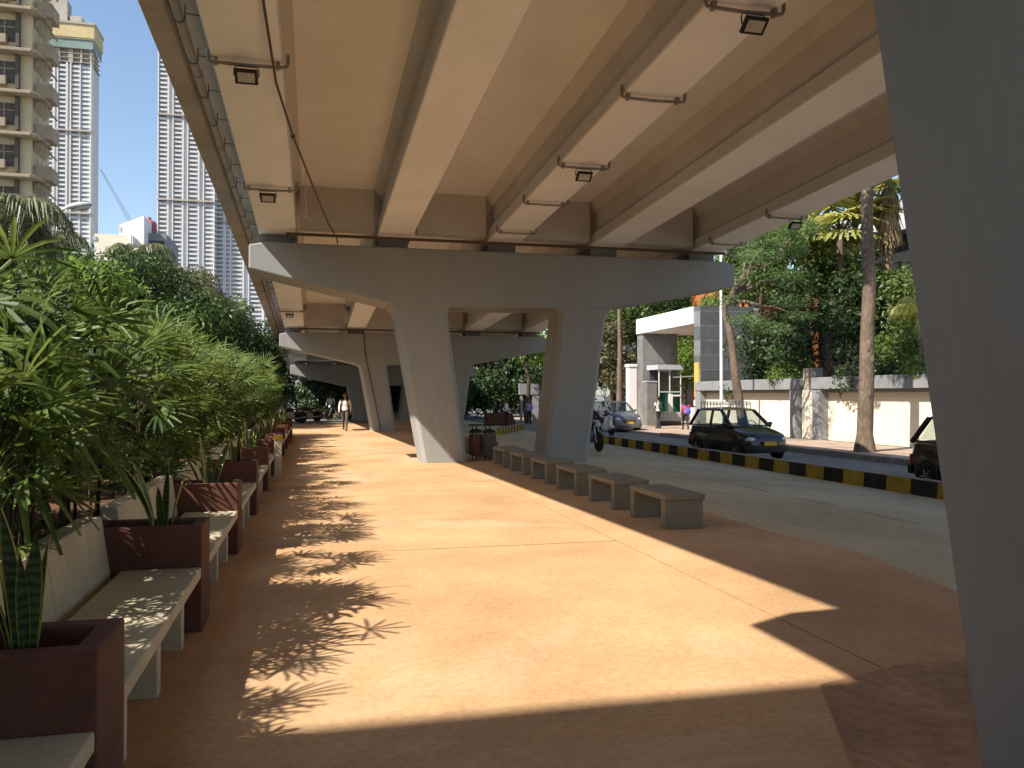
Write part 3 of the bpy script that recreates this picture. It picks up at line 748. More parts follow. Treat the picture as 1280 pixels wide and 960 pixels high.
c = at(300,448,50); tree('shade_tree', 'dark tree beside the flyover edge, second from the end', 'tree', (c.x,51,0), c, (2.0,2.4,2.9), 13000, .22, 'leaf_dark', 'bark_dark', .2, 30, 1.0, 9)
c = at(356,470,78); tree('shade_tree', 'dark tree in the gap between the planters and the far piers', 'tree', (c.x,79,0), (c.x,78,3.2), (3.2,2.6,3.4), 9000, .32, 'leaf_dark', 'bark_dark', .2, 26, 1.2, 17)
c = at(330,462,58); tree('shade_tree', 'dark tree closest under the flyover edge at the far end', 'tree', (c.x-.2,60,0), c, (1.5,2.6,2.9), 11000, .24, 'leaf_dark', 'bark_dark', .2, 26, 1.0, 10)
for i,(px,Y,hh,lab) in enumerate(((120,52,7.2,'distant tree behind the mango tree, left of the white building'),(20,46,6,'distant tree under the apartment block'),(285,80,8.5,'distant tree below the right tower'),(180,70,9,'distant tree below the white building'))):
    c = at(px,400,Y); tree('shade_tree', lab, 'tree', (c.x,Y+1,0), (c.x,Y,hh*.55), (4,3,hh*.45), 6000, .42, ('leaf_mid','leaf_dark','leaf_dark','leaf_mid')[i], 'bark_dark', .22, 26, 1.3, 20+i)
c = at(240,362,40); palm('coconut_palm', 'small coconut palm standing against the right tower', (c.x,40,0), c.z, 13, 2.4, 1.5, 'leaf_palm', 31)
c = at(-8,262,21); palm('coconut_palm', 'coconut palm with drooping fronds at the left edge by the street lamp', (c.x-.3,21,0), c.z, 16, 2.3, 2.1, 'leaf_palm', 32, elevs=(-.7,1.0), lean=(.3,0))
c = at(165,318,56); palm('coconut_palm', 'pale coconut palm behind the mango tree beside the white building', (c.x,56,0), c.z, 13, 3.2, 1.7, 'leaf_palm', 33)
c = at(62,305,50); palm('coconut_palm', 'pale coconut palm below the balconies of the apartment block', (c.x,50,0), c.z, 12, 3.0, 1.7, 'leaf_palm', 34)
for i,(x,y,lab) in enumerate(((-10.2,2.6,'unseen leafy tree added to block sky light beside the nearest seat'),(-10.8,9.2,'unseen leafy tree added to block sky light beside the second seat'),(-10.4,15.6,'unseen leafy tree added to block sky light beside the fourth seat'))):
    tree('street_tree', lab, 'tree', (x,y,0), (x,y,5.6), (2.6,3.0,2.9), 9000, .26, ('leaf_mid','leaf_dark','leaf_mid')[i], 'bark_dark', .2, 34, 1.2, 150+i, droop=.5)  # out-of-frame trees added to cut the sky fill on the near pier
# street lamp
b = at(13,330,25); hd = at(97,258,25)
t = thing('street_lamp', 'grey street lamp with a long arm in front of the left tower', 'street lamp', (b.x,25,0))
top = at(13,285,25).z
mb = MB(); mb.tube([(0,0,0),(0,0,top*.6),(0,0,top)], [.075,.06,.05], 10); mb.build('pole', M['white'], t, smooth=60)
dx = hd.x-b.x
mb = MB(); mb.tube([(0,0,top-.1),(.12,0,top+.06),(.5,0,top+.18),(dx-.2,0,hd.z-.02)], .03, 8); mb.build('arm', M['white'], t, smooth=60)
mb = MB(); mb.ell((dx+.05,0,hd.z+.02),(.34,.15,.10),14,8,Matrix.Rotation(R_(-10),3,'Y')); mb.build('lamp_head', M['paleslab'], t, smooth=60)
mb = MB(); mb.ell((dx+.12,0,hd.z-.03),(.22,.12,.09),12,6,Matrix.Rotation(R_(-10),3,'Y')); mb.build('lamp_glass', M['lampglass'], t, smooth=60)

def apartment():
    Y = 66; f = lambda px: at(px,300,Y).x
    x0, xw, xs = f(0)-14, f(38), f(53)
    t = thing('apartment_building', 'weathered cream apartment block with projecting floor ledges at the left edge', 'building', (xw,Y,0))
    H = 3.0; zb = at(20,225,Y).z-7*H
    n = 12
    mb = MB(); mb.box(x0-xw,0,0,4.2,0,zb+n*H+1); mb.build('wall', M['aptcream'], t)
    led = None; win = None; bal = None
    xr = xs-xw; wr = f(19)-xw; wl = f(-40)-xw; wl2 = f(-55)-xw
    for k in range(1, n+1):
        z = zb+k*H
        if led is None:
            mb = MB(); mb.prism([(x0-xw,-1.0),(.2,-1.0),(xr*.72,-.75),(xr,.3),(xr,1.6),(xr*.8,2.6),(.05,3.0),(.05,4.3),(x0-xw,4.3)],0,.24,'z')
            # underside bracket slope
            mb.prism([(.02,0),(.02,-.75),(xr*.62,-.02)], .4, 3.2, 'y')
            led = mb.build('floor_ledge', M['aptslab'], t, bevel=.04); led.location = (0,0,z)
            mb = MB(); mb.box(wl,wr,-.06,.02,0,1.55); mb.box(wr+.02,wr+.25,-.35,.02,-.4,2.0)
            win = mb.build('window', M['aptdark'], t); win.location = (0,0,z+.95)
            fr = MB(); 
            for q in range(5):
                x = wl+(wr-wl)*q/4; fr.box(x-.04,x+.04,-.10,-.062,0,1.55)
            fr.box(wl,wr,-.095,-.065,1.0,1.08); fr.build('window_frame', M['aptslab'], win)
            ac = MB(); ac.box(wr-1.5,wr-.55,-.5,-.1,-.25,.38); ac.build('air_conditioner', M['aptslab'], win, bevel=.03)
            mb = MB(); mb.box(.02,1.15,.5,2.4,0,1.0); mb.box(.02,1.1,.55,.62,2.62,2.7).box(1.0,1.1,.62,2.3,1.9,1.98); 
            for q in (.25,.55,.85): mb.box(q,q+.03,.56,.6,1.0,2.7)
            bal = mb.build('balcony', M['aptslab'], t); bal.location = (0,0,z+.24)
        else:
            for o in (led,win,bal):
                c2 = dup(o, loc=(0,0,z+(0 if o is led else .95 if o is win else .24)), parent=t)
apartment()
def block(name, label, px0, px1, pyt, Y, depth, mat, zb=0, slant=0, extra=None):
    a = at(px0,pyt,Y); b = at(px1,pyt,Y); z = a.z
    t = thing(name, label, 'building', ((a.x+b.x)/2,Y,zb)); w = (b.x-a.x)/2
    mb = MB(); mb.prism([(-w,0),(w,0),(w,z-zb+slant),(-w,z-zb)], 0, depth); mb.build('wall', mat, t)
    mb = MB(); mb.box(-w-.15,-w+.25,-.12,depth,z-zb-.8,z-zb-.3); mb.build('parapet_band', M['paleslab'], t)
    return t, w, z-zb
t,w,h = block('office_building', 'low cream block at the foot of the crane', 118, 166, 292, 112, 14, M['wallcream'])
mb = MB(); mb.box(w-.5,w-.2,-.05,0,-2+h,h); mb.build('corner_strip', M['whitewall'], t)
for q in range(3):
    mb = MB(); mb.box(-w+1+q*1.6,-w+2+q*1.6,-.06,.05,h-6,h-4.2); mb.build('window', M['windowdark'], t)
t,w,h = block('office_building', 'white slab building with a slanted top between the two towers', 149, 180, 281, 114, 10, M['whitewall'], slant=1.3)
for q in range(3):
    mb = MB(); mb.box(-w+.6+q*1.9,-w+1.7+q*1.9,-.06,.05,h-8,h-6); mb.build('window', M['windowdark'], t)
t,w,h = block('office_building', 'flat grey glazed block to the right of the white slab building', 180, 208, 291, 117, 10, M['greyband'])
mb = MB(); mb.box(-w+.3,w-.3,-.06,.05,h-3.2,h-1.0); mb.build('window', M['windowdark'], t)
p = at(184.5,282,119); t = thing('water_tank', 'small red rooftop tank beside the white slab building', 'tank', (p.x,120,p.z-2.2))
mb = MB(); mb.lathe([(1.0,0),(1.05,.3),(1.0,2.6),(.75,3.0),(.3,3.15),(.28,3.5),(.02,3.5)], 16); mb.build('tank', M['tank_red'], t, smooth=50)
mb = MB()
for q in range(4): mb.tube([(.7*math.cos(q*1.57),.7*math.sin(q*1.57),-3),(.7*math.cos(q*1.57),.7*math.sin(q*1.57),.1)],.08,6)
mb.build('stand', M['steel'], t)

def tower(label, px0, px1, pytop, Y, bays, mat, crown):
    """bays: list of (fraction0, fraction1, recess, kind)"""
    a = at(px0,300,Y); b = at(px1,300,Y); W = b.x-a.x; zt = at(px0,pytop,Y).z; FH = 3.05
    t = thing('tower_block', label, 'tower', (a.x,Y,0), 0)
    n = int(zt/FH); D = W*.62
    mb = MB(); mb.box(0.5,W-.5,1.3,D,0,n*FH); mb.build('core_wall', M['tower_grey'], t)
    # vertical fins between the bays
    mb = MB()
    for f0,f1,rec,kd in bays: mb.box(f0*W-.35,f0*W+.35,rec-.6,2.2,0,n*FH)
    mb.box(W-.7,W,-.4,2.2,0,n*FH); mb.build('fins', mat, t)
    # floors: one slab with white balcony fronts, copied up the tower
    mb = MB(); first = None
    for f0,f1,rec,kd in bays:
        if kd != 'gap':
            mb.box(f0*W+.35,f1*W-.35,rec-.15 if kd=='bal' else rec-.1,1.3,0,.28)
            if kd == 'bal': mb.box(f0*W+.5,f1*W-1.6,rec-.1,rec+.02,.28,1.2); mb.box(f1*W-1.5,f1*W-.4,rec-.1,rec+.5,.28,FH)
            else: mb.box(f0*W+.4,f1*W-.4,rec+.1,rec+.5,.28,1.3)
    lo = int(45/FH)
    mb.box(.2,W-.2,1.9,2.4,0,.28)
    first = mb.build('floor_front', mat, t); first.location = (0,0,lo*FH)
    for k in range(lo+1, n): dup(first, loc=(0,0,k*FH), parent=t)
    # windows: the hundred that show largest are single parts, the rest one mass
    wm = None; cnt = 0; rest = MB()
    for k in range(lo, n):
        for f0,f1,rec,kd in bays:
            w = (f1-f0)*W
            x0,x1 = f0*W+w*.18, f0*W+w*.62
            if kd == 'gap': continue
            if cnt < 99 and k > n-40:
                if wm is None:
                    m2 = MB(); m2.box(0,1,-.1,.1,0,1.55); wm = m2.build('window', M['towerwin'], t); o = wm
                else: o = dup(wm, parent=t)
                o.location = (x0,1.26,k*FH+1.3); o.scale = (x1-x0,1,1); cnt += 1
            else: rest.box(x0,x1,1.18,1.34,k*FH+1.3,k*FH+2.85)
    tag(rest.build('windows', M['towerwin'], t), kind='stuff')
    if crown:
        zc = n*FH
        mb = MB(); mb.box(-.3,W+.3,-.3,D,zc,zc+.4)
        fl = 0
        for k in range(4): mb.box(-.2,W+.2,-.2,D,zc+k*FH,zc+k*FH+.3)
        for f0,f1,rec,kd in bays: mb.box(f0*W,f0*W+1.2,0,1.0,zc,zc+4*FH)
        mb.box(W-1.2,W,0,1.0,zc,zc+4*FH); mb.box(1,W-1,2,D-1,zc,zc+4*FH); mb.build('unfinished_floors', M['tower_raw'], t)
        mb = MB(); mb.box(-1.2,W+1.2,-1.3,-1.1,zc+3.0*FH,zc+5.3*FH).box(W+1.1,W+1.2,-1.3,D,zc+3.0*FH,zc+5.3*FH); mb.build('safety_net', M['net_teal'], t)
        mb = MB(); mb.box(-2,W+2,-2.2,-2.0,zc+5.3*FH,zc+8.2*FH).box(W+1.8,W+2,-2.0,D,zc+5.3*FH,zc+8.2*FH).box(-1.9,W+1.9,-1.9,D,zc+5*FH,zc+5.2*FH); mb.build('formwork_screen', M['net_tan'], t)
        mb = MB(); mb.box(-2.6,W+2.6,-2.8,D+.5,zc+8.2*FH,zc+8.7*FH).box(W*.12,W*.55,3,D*.6,zc+8.7*FH,zc+14*FH); mb.box(W*.6,W*.8,3,D*.6,zc+8.7*FH,zc+10.6*FH); mb.build('core_top', M['tower_raw'], t)
    # scaffold ticks up the right edge
    mb = MB()
    for k in range(lo, n+3): mb.box(W,W+1.3,-.6,-.3,k*FH,k*FH+.35)
    mb.box(W+1.1,W+1.25,-.6,-.45,lo*FH,(n+3)*FH); mb.build('edge_scaffold', M['tower_raw'], t)
    # raw service band
    for zq in (.56,.80):
        mb = MB(); mb.box(-.3,W+.3,-1.3,.5,int(n*zq)*FH-.2,int(n*zq)*FH+.9); mb.build('service_band', M['tower_raw'], t)
tower('pale tower under construction with tan and teal screens wrapping its top', 40, 113, 68, 600,
      [(0,.12,1,'bal'),(.12,.2,1.6,'gap'),(.2,.38,0,'bal'),(.38,.42,1.6,'gap'),(.42,.6,0,'bal'),(.6,.64,1.6,'gap'),(.64,.80,.3,'win'),(.80,1.0,.8,'win')], M['tower'], True)
tower('pale tower block right of the blue sky, partly hidden by the flyover', 197, 268, 52, 600,
      [(0,.2,0,'bal'),(.2,.26,1.6,'gap'),(.26,.46,0,'bal'),(.46,.52,1.6,'gap'),(.52,.74,0,'bal'),(.74,.8,1.6,'gap'),(.8,1.0,.5,'win')], M['tower'], False)
tower('pale tower block half hidden behind the flyover, separated by a dark seam', 266, 352, 100, 606,
      [(0,.18,0,'bal'),(.18,.26,.8,'win'),(.26,.46,0,'bal'),(.46,.52,1.6,'gap'),(.52,.74,0,'bal'),(.74,1.0,.4,'bal')], M['tower'], False)
# crane jib
a = at(126,212,500); b = at(163,277,500)
t = thing('tower_crane', 'thin lattice crane jib leaning up beside the left tower', 'crane', (b.x,500,0))
a = a-t.location; b = b-t.location; mb = MB(); d = (a-b); nn = 22; px_ = Vector((-d.z,0,d.x)).normalized()*.75
for o in (px_, -px_): mb.tube([b+o, a+o*.4], .16, 4)
for k in range(nn):
    p = b.lerp(a,k/nn); q = b.lerp(a,(k+1)/nn); s = 1 if k%2 else -1
    mb.tube([p+px_*s*(1-.6*k/nn), q-px_*s*(1-.6*k/nn)], .10, 4)
mb.build('jib', M['crane'], t)
mb = MB()
for sx in (-.8,.8):
    for sy in (-.8,.8): mb.box(sx-.12,sx+.12,sy-.12,sy+.12,0,b.z)
mb.box(-1.4,1.4,-1.4,1.4,b.z-3,b.z-.5); mb.build('mast', M['crane'], t)

# ------------------------------------------------------------------ right side: wall, gate, trees, buildings
WX = 20.2; PZ = -.2
def wall_run(y0, y1, label):
    t = thing('boundary_wall', label, 'wall', (WX,y0,PZ), 0)
    L = y1-y0
    mb = MB(); mb.box(.12,.35,0,L,0,1.92); mb.build('panel', M['wallcream'], t)
    mb = MB(); mb.box(-.30,.42,-.0,L,2.06,2.54).box(.0,.40,0,L,1.922,2.058); mb.build('coping', M['greyband'], t, bevel=.02)
    for yy in (0, L-.55):
        mb = MB(); mb.box(-.26,.40,yy,yy+.55,0,2.057); mb.build('pier', M['greyband'], t, bevel=.02)
wall_run(6, 20.6, 'cream boundary wall with a grey coping hidden in part by the near pier and the right taxi')
wall_run(20.9, 30.2, 'cream boundary wall with a grey coping behind the thick tree trunk')
wall_run(31.3, 40.9, 'cream boundary wall with a grey coping behind the black taxi')
t = thing('gate_pillar', 'stepped grey and cream gate pillar between two lengths of wall', 'pillar', (WX,30.75,PZ))
mb = MB(); mb.box(-.05,.4,-.5,.5,0,2.05); mb.build('plinth', M['wallcream'], t, bevel=.01)
mb = MB(); mb.box(.0,.35,-.42,.05,2.052,2.95); mb.build('shaft', M['stone_mid'], t, bevel=.01)
mb = MB(); mb.box(-.02,.36,.052,.45,2.052,2.95); mb.build('cream_block', M['cream'], t)
# gate portal
gx = 20.4; ga = 41.2; gb = 49.7
t = thing('gate_portal', 'modern gate portal of dark stone with a thick white lintel', 'gate', (gx,ga,PZ))
zl0 = 5.55-PZ; zl1 = 6.5-PZ
mb = MB(); mb.box(0,3.2,0,.75,0,zl1-.02); mb.build('pylon', M['stone_x'], t)
mb = MB(); mb.box(.0,2.4,8.05,8.95,0,zl0-.003); mb.build('pylon', M['stone_mid'], t)
mb = MB(); mb.box(-.1,4.0,.78,8.9,zl0,zl1); mb.build('lintel', M['whitewall'], t, bevel=.02)
mb = MB(); mb.box(1.2,1.5,.78,4.0,.9,1.0).box(1.3,1.36,.78,8,2.9,2.97); mb.build('rail', M['steel'], t)
mb = MB(); mb.box(-.06,.0,.12,.62,1.7,3.6); mb.build('sign_panel', M['ochre'], t)
mb = MB(); mb.box(-.08,.0,.15,.65,1.25,1.55); mb.build('notice', M['whitewall'], t)
mb = MB(); mb.box(-.25,.0,.0,.75,.0,1.15); mb.build('plinth', M['paleslab'], t)
p = at(791.5,490,53.2); t = thing('white_pillar', 'narrow white pillar beside the grey stone gate pylon', 'pillar', (p.x,53.2,PZ))
mb = MB(); mb.box(-.30,.28,0,.6,0,3.75); mb.build('shaft', M['whitewall'], t, bevel=.02)
mb = MB(); mb.box(-.36,.9,-.05,.65,3.752,3.95); mb.build('cap', M['whitewall'], t, bevel=.02)
p = at(815,500,46.5); t = thing('stone_post', 'short grey stone gate post behind the man with a backpack', 'post', (p.x,46.5,PZ))
mb = MB(); mb.box(-.33,.33,0,.6,0,2.6); mb.build('shaft', M['stone_mid'], t, bevel=.02)
mb = MB(); mb.box(-.36,.36,-.03,.63,2.602,2.68); mb.build('cap', M['paleslab'], t)
# guard booth
p = at(837,500,47.5); t = thing('guard_booth', 'glass guard booth with green panes inside the gate', 'booth', (p.x,47.5,PZ))
mb = MB(); mb.box(-.72,.78,0,1.5,0,.22); mb.build('plinth', M['stone_dark'], t)
mb = MB(); mb.box(-.72,.78,0,1.5,.222,.78); mb.build('base', M['paleslab'], t)
mb = MB()
for x in (-.69,.02,.75): mb.box(x-.025,x+.025,.0,.05,.78,3.4)
mb.box(-.72,.78,.0,.05,2.0,2.05); mb.build('frame', M['white'], t)
mb = MB(); mb.box(-.66,.72,.02,.035,.782,1.998); mb.build('pane', M['glassgreen'], t)
mb = MB(); mb.box(-.66,.72,.02,.035,2.052,3.398); mb.build('pane', M['glass'], t)
mb = MB(); mb.box(-.85,.9,-.15,1.6,3.402,3.7); mb.build('roof', M['paleslab'], t)
mb = MB(); mb.box(-.1,.2,-.03,-.005,.8,1.9).box(.2,.72,-.03,-.005,1.75,1.85); mb.build('notice', M['white'], t)
mb = MB(); mb.box(-.70,-.2,1.42,1.5,.78,3.4); mb.build('wall', M['windowdark'], t)
# lamp pole in front of the wall
p = at(902,545,33.7); t = thing('lamp_pole', 'thin white lamp pole standing between the taxi and the wall', 'pole', (p.x,33.7,PZ))
mb = MB(); mb.tube([(0,0,0),(0,0,1.2),(0,0,8.2)], [.09,.075,.055], 10); mb.build('pole', M['white'], t, smooth=60)
mb = MB(); mb.tube([(0,0,8.2),(-.2,0,8.5),(-1.2,0,8.7)], .035, 8); mb.build('arm', M['white'], t, smooth=60)
mb = MB(); mb.lathe([(.14,0),(.14,.05),(.10,.5),(.09,.55)], 12); mb.build('base', M['paleslab'], t, smooth=50)
mb = MB(); mb.ell((-1.4,0,8.7),(.3,.12,.09)); mb.build('lamp_head', M['paleslab'], t, smooth=60)

# pavement trees
def P3(px,py,Y): return tuple(at(px,py,Y))
YT = 23.3
tree('street_tree', 'tall tree with a thick pale knobbly trunk on the pavement', 'tree', (17.2,YT,PZ), (14.4,YT-1.3,11.6), (4.2,3.4,1.9), 9000, .26, 'leaf_mid', 'bark', .27, 26, .9, 41,
     lean_path=[(at(1081,568,YT).x,YT,PZ-.05),(at(1081,545,YT).x,YT,.35),P3(1083,480,YT),P3(1084,420,YT),P3(1087,350,YT),P3(1084,300,YT),P3(1084,240,YT),P3(1086,190,YT),(16.2,YT-.6,10.6)], limbs=10,
     extra=[cl(1128,238,YT,.28),cl(1116,235,YT,.22)])
tree('street_tree', 'slender leaning tree with light feathery leaves beside the lamp pole', 'tree', (at(930,550,29.5).x,29.5,PZ), at(960,300,30), (1.9,1.6,.9), 9000, .15, 'leaf_feather', 'bark', .20, 14, .6, 42,
     lean_path=[P3(934,556,29.5),P3(926,515,29.5),P3(919,470,29.5),P3(915,430,29.5),P3(911,410,29.5),P3(905,385,29.7),P3(925,355,30)], aspect=.22, up=1.2, limbs=9,
     extra=[cl(975,345,29,1.0,.9,.32),cl(935,400,28.5,.8,.7,.28),cl(965,410,28.5,.85,.7,.25),cl(920,345,29,.9,.7,.3),cl(985,375,29,.8,.7,.25),cl(950,320,29,1.0,.8,.3),cl(1000,395,29,.7,.7,.2),cl(910,375,29,.5,.5,.2)])
bg = [  # px,py,Y,rx,rz, leaf, n, size, label
 (1000,330,34,3.0,2.2,'leaf_mid',6480,.24,'leafy tree behind the wall, filling the space left of the thick trunk'),
 (1040,410,32,2.8,2.4,'leaf_dark',6480,.22,'dark bushy tree behind the wall just left of the thick trunk'),
 (1125,400,31,2.2,2.3,'leaf_mid',5400,.22,'bushy tree behind the wall just right of the thick trunk'),
 (950,290,40,2.8,2.4,'leaf_olive',6500,.26,'dusty olive tree rising to the flyover edge left of the pale fan palms'),
 (970,440,36,2.4,1.9,'leaf_dark',5040,.22,'dark shrubby tree behind the wall right of the leaning trunk'),
 (1160,440,28,1.7,1.8,'leaf_mid',5000,.20,'bushy tree behind the wall beside the near pier'),
 (925,350,46,2.6,2.6,'leaf_mid',6500,.28,'tree behind the grey stone pylon of the gate'),
 (1060,340,38,2.6,2.2,'leaf_dark',5040,.24,'dark tree in front of the black building'),
]
for i,(px,py,Y,rx,rz,lf_,n,sz,lab) in enumerate(bg):
    c = at(px,py,Y); x = max(c.x, WX+1.2)
    tree('garden_tree', lab, 'tree', (x,Y,PZ), c, (rx,1.6,rz), n, sz, lf_, 'bark_dark', .15, 26, .85, 50+i)
# shrubs over the wall
for i,(px,Y,lab) in enumerate(((930,37,'shrub leaning over the coping left of the gate pillar'),(1000,33,'shrub over the coping beside the gate pillar'),(1050,28,'shrub over the coping left of the thick trunk'),(1130,24.5,'shrub over the coping right of the thick trunk'))):
    c = at(px,455,Y); c.x = max(c.x, WX+.9)
    tree('shrub', lab, 'shrub', (c.x,Y,PZ), (c.x,Y,2.3), (1.5,1.0,.9), 3000, .17, ('leaf_dark','leaf_mid','leaf_dark','leaf_mid')[i], 'bark_dark', .05, 16, .55, 70+i)
def fan_palm(label, px, py, Y, L, seed, n=18, dead=0):
    r = random.Random(seed); c = at(px,py,Y); t = thing('fan_palm', label, 'palm tree', (c.x,Y,PZ)); h = c.z-PZ
    mb = MB(); mb.tube([(0,0,-.05),(.05,0,h*.5),(0,0,h)], [.22,.17,.15], 10); mb.build('trunk', M['bark'], t, smooth=60)
    lf = MB(); st = MB(); dd = MB()
    for k in range(n):
        az = k*2.4; el = r.uniform(-.3,1.3); d = Vector((math.cos(az)*math.cos(el),math.sin(az)*math.cos(el),math.sin(el)))
        b = Vector((0,0,h)); q = b+d*L*.9; st.tube([b,q],[.03,.015],4); fan(lf, q, d, Vector((0,0,1)), L, 22, 3.9, .075, r, .3)
    for k in range(dead):
        az = k*2.4; rr = r.uniform(.05,.32); d = Vector((math.cos(az)*rr,math.sin(az)*rr,-1)).normalized(); b = Vector((0,0,h-.1-.05*k)); q = b+d*L*.35
        fan(dd, q, d, Vector((math.cos(az),math.sin(az),0)), L*r.uniform(.6,1.0), 9, .9, .028, r, .1)
    lf.build('fronds', M['leaf_fan'], t); st.build('frond_stalks', M['cane'], t)
    if dd.v: dd.build('dead_fronds', M['leaf_dry'], t)
fan_palm('yellow green fan palm left of the thick trunk, just under the flyover edge', 1050, 290, 33, 1.7, 81, n=30)
fan_palm('fan palm with a skirt of hanging brown dead leaves right of the thick trunk', 1110, 208, 31, 1.6, 82, n=26, dead=44)
c = at(1150,385,27); palm('coconut_palm', 'small palm with bright arching fronds beside the near pier', (c.x,27,PZ), c.z-PZ, 11, 1.5, 1.4, 'leaf_fan', 83, tr=.08)
# buildings behind
def facade(name, label, x0, x1, y0, y1, h, mat, wm=None, slab=None):
    t = thing(name, label, 'building', (x0,y0,-.3))
    mb = MB(); mb.box(0,x1-x0,0,y1-y0,0,h); mb.build('wall', M[mat], t)
    if slab:
        mb = MB(); mb.box(-.8,x1-x0+.8,-.8,y1-y0+.8,h+.002,h+slab); mb.build('roof', M['paleslab'], t, bevel=.05)
    for k in range(3):
        for j in range(int((y1-y0)/3)):
            mb = MB(); mb.box(-.06,.04,.8+j*3,2.4+j*3,1+k*3,2.6+k*3); 
            if 2.6+k*3 < h: mb.build('window', M['windowdark'], t)
facade('dark_building', 'black building with a thick pale roof slab behind the fan palms', 29.5, 42, 28, 44, 10.2, 'darkwall', slab=1.5)
facade('orange_building', 'orange rendered building glimpsed between the trees behind the wall', 27.5, 37, 46, 57, 9.4, 'orange')
facade('glass_building', 'dark glazed building seen through the gate opening', 34, 46, 74, 92, 11, 'darkwall')
# trees beyond the gate and at the far end under the flyover
for i,(px,py,Y,rx,rz,lf_,n,sz,lab) in enumerate((
 (765,440,62,3.0,3.6,'leaf_olive',9000,.30,'sunlit dusty tree left of the gate'),
 (735,430,70,3.2,4.5,'leaf_mid',8000,.34,'taller tree behind the dusty one left of the gate'),
 (820,392,60,3.6,2.6,'leaf_mid',9000,.28,'tree rising behind the white lintel'),
 (856,455,56,1.7,2.3,'leaf_bright',6500,.22,'bright green tree seen through the gate opening'),
 (872,398,58,2.6,2.2,'leaf_mid',7000,.26,'tree behind the gate just left of the grey pylon'),
 (660,430,56,1.3,2.4,'leaf_bright',2600,.28,'pale leafy spray beside the second pier cap'),
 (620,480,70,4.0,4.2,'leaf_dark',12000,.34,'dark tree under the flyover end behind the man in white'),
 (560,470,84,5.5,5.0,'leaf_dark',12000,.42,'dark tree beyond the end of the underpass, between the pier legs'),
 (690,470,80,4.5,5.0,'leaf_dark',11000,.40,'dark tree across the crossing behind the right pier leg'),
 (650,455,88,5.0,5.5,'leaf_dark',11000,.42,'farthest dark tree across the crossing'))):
    c = at(px,py,Y); c.z = max(c.z, rz*.75)
    tree('garden_tree', lab, 'tree', (c.x,Y,-.35), c, (rx,2.6,rz), n, sz, lf_, 'bark_dark' if i != 0 else 'bark', .2, 30, 1.1, 90+i)
for i,(px,y0,y1,Y,lab) in enumerate(((774,430,392,58,'bare brown trunk of a tall tree left of the white lintel'),(827,400,380,60,'bare brown trunk of a tall tree above the white lintel'))):
    c = at(px,392,Y); tree('tall_tree', lab, 'tree', (c.x,Y,-.3), (c.x+.3,Y,13), (3,3,2.2), 3500, .3, 'leaf_olive', 'bark', .2, 18, 1.0, 110+i, lean_path=[(c.x,Y,-.3),(c.x+.05,Y,5),(c.x,Y,9),(c.x+.3,Y,12)])
t = thing('planter_box', 'low maroon planter wall behind the man in the white shirt', 'planter', (11.2,52,-.35))
mb = MB(); mb.prism([(-.3,0),(1.6,0),(1.35,.8),(-.3,.8)], 0, 1.2); mb.build('box', M['maroon'], t, bevel=.03)
mb = MB(); mb.box(-.2,1.25,.12,1.08,.802,.84); mb.build('soil', M['soil'], t)
c = at(661,489,58); t = thing('notice_board', 'pale notice board standing across the crossing', 'sign', (c.x,58,-.35))
mb = MB(); mb.box(-.7,.8,0,.3,2.0,2.8); mb.build('board', M['greyband'], t, bevel=.02)
mb = MB(); mb.box(-.6,-.45,.05,.25,0,2.0).box(.3,.75,.05,.25,0,2.0); mb.build('post', M['greyband'], t)
for i,(x,y,rx,rz,lab) in enumerate(((4.5,68,3.2,1.8,'dark bushes between the pier legs at the far end'),(9.5,66,3.2,1.9,'dark bushes behind the maroon planter wall'),(26.5,73,4.6,3.2,'dark bushes between the pier leg and the gate'),(14.5,70,3.4,2.2,'dark bushes across the crossing behind the notice board'),(20,76,4,2.6,'dark bushes beyond the crossing on the far right'),(-4.5,66,2.6,2.0,'dark bushes beyond the end of the planters'),(-9,70,3.5,2.6,'dark bushes at the foot of the trees beside the underpass'),(.5,70,2.6,1.6,'dark bushes in the underpass behind the parked motorcycles'))):
    tree('shrub', lab, 'shrub', (x,y,-.3), (x,y,rz*.75), (rx,1.8,rz), 6500, .26, 'leaf_dark', 'bark_dark', .06, 26, .95, 130+i)
painted_kerb('striped_kerb', 'dim striped kerb low across the far end of the underpass', [(-3.5,62),(7.5,64)], step=.8)

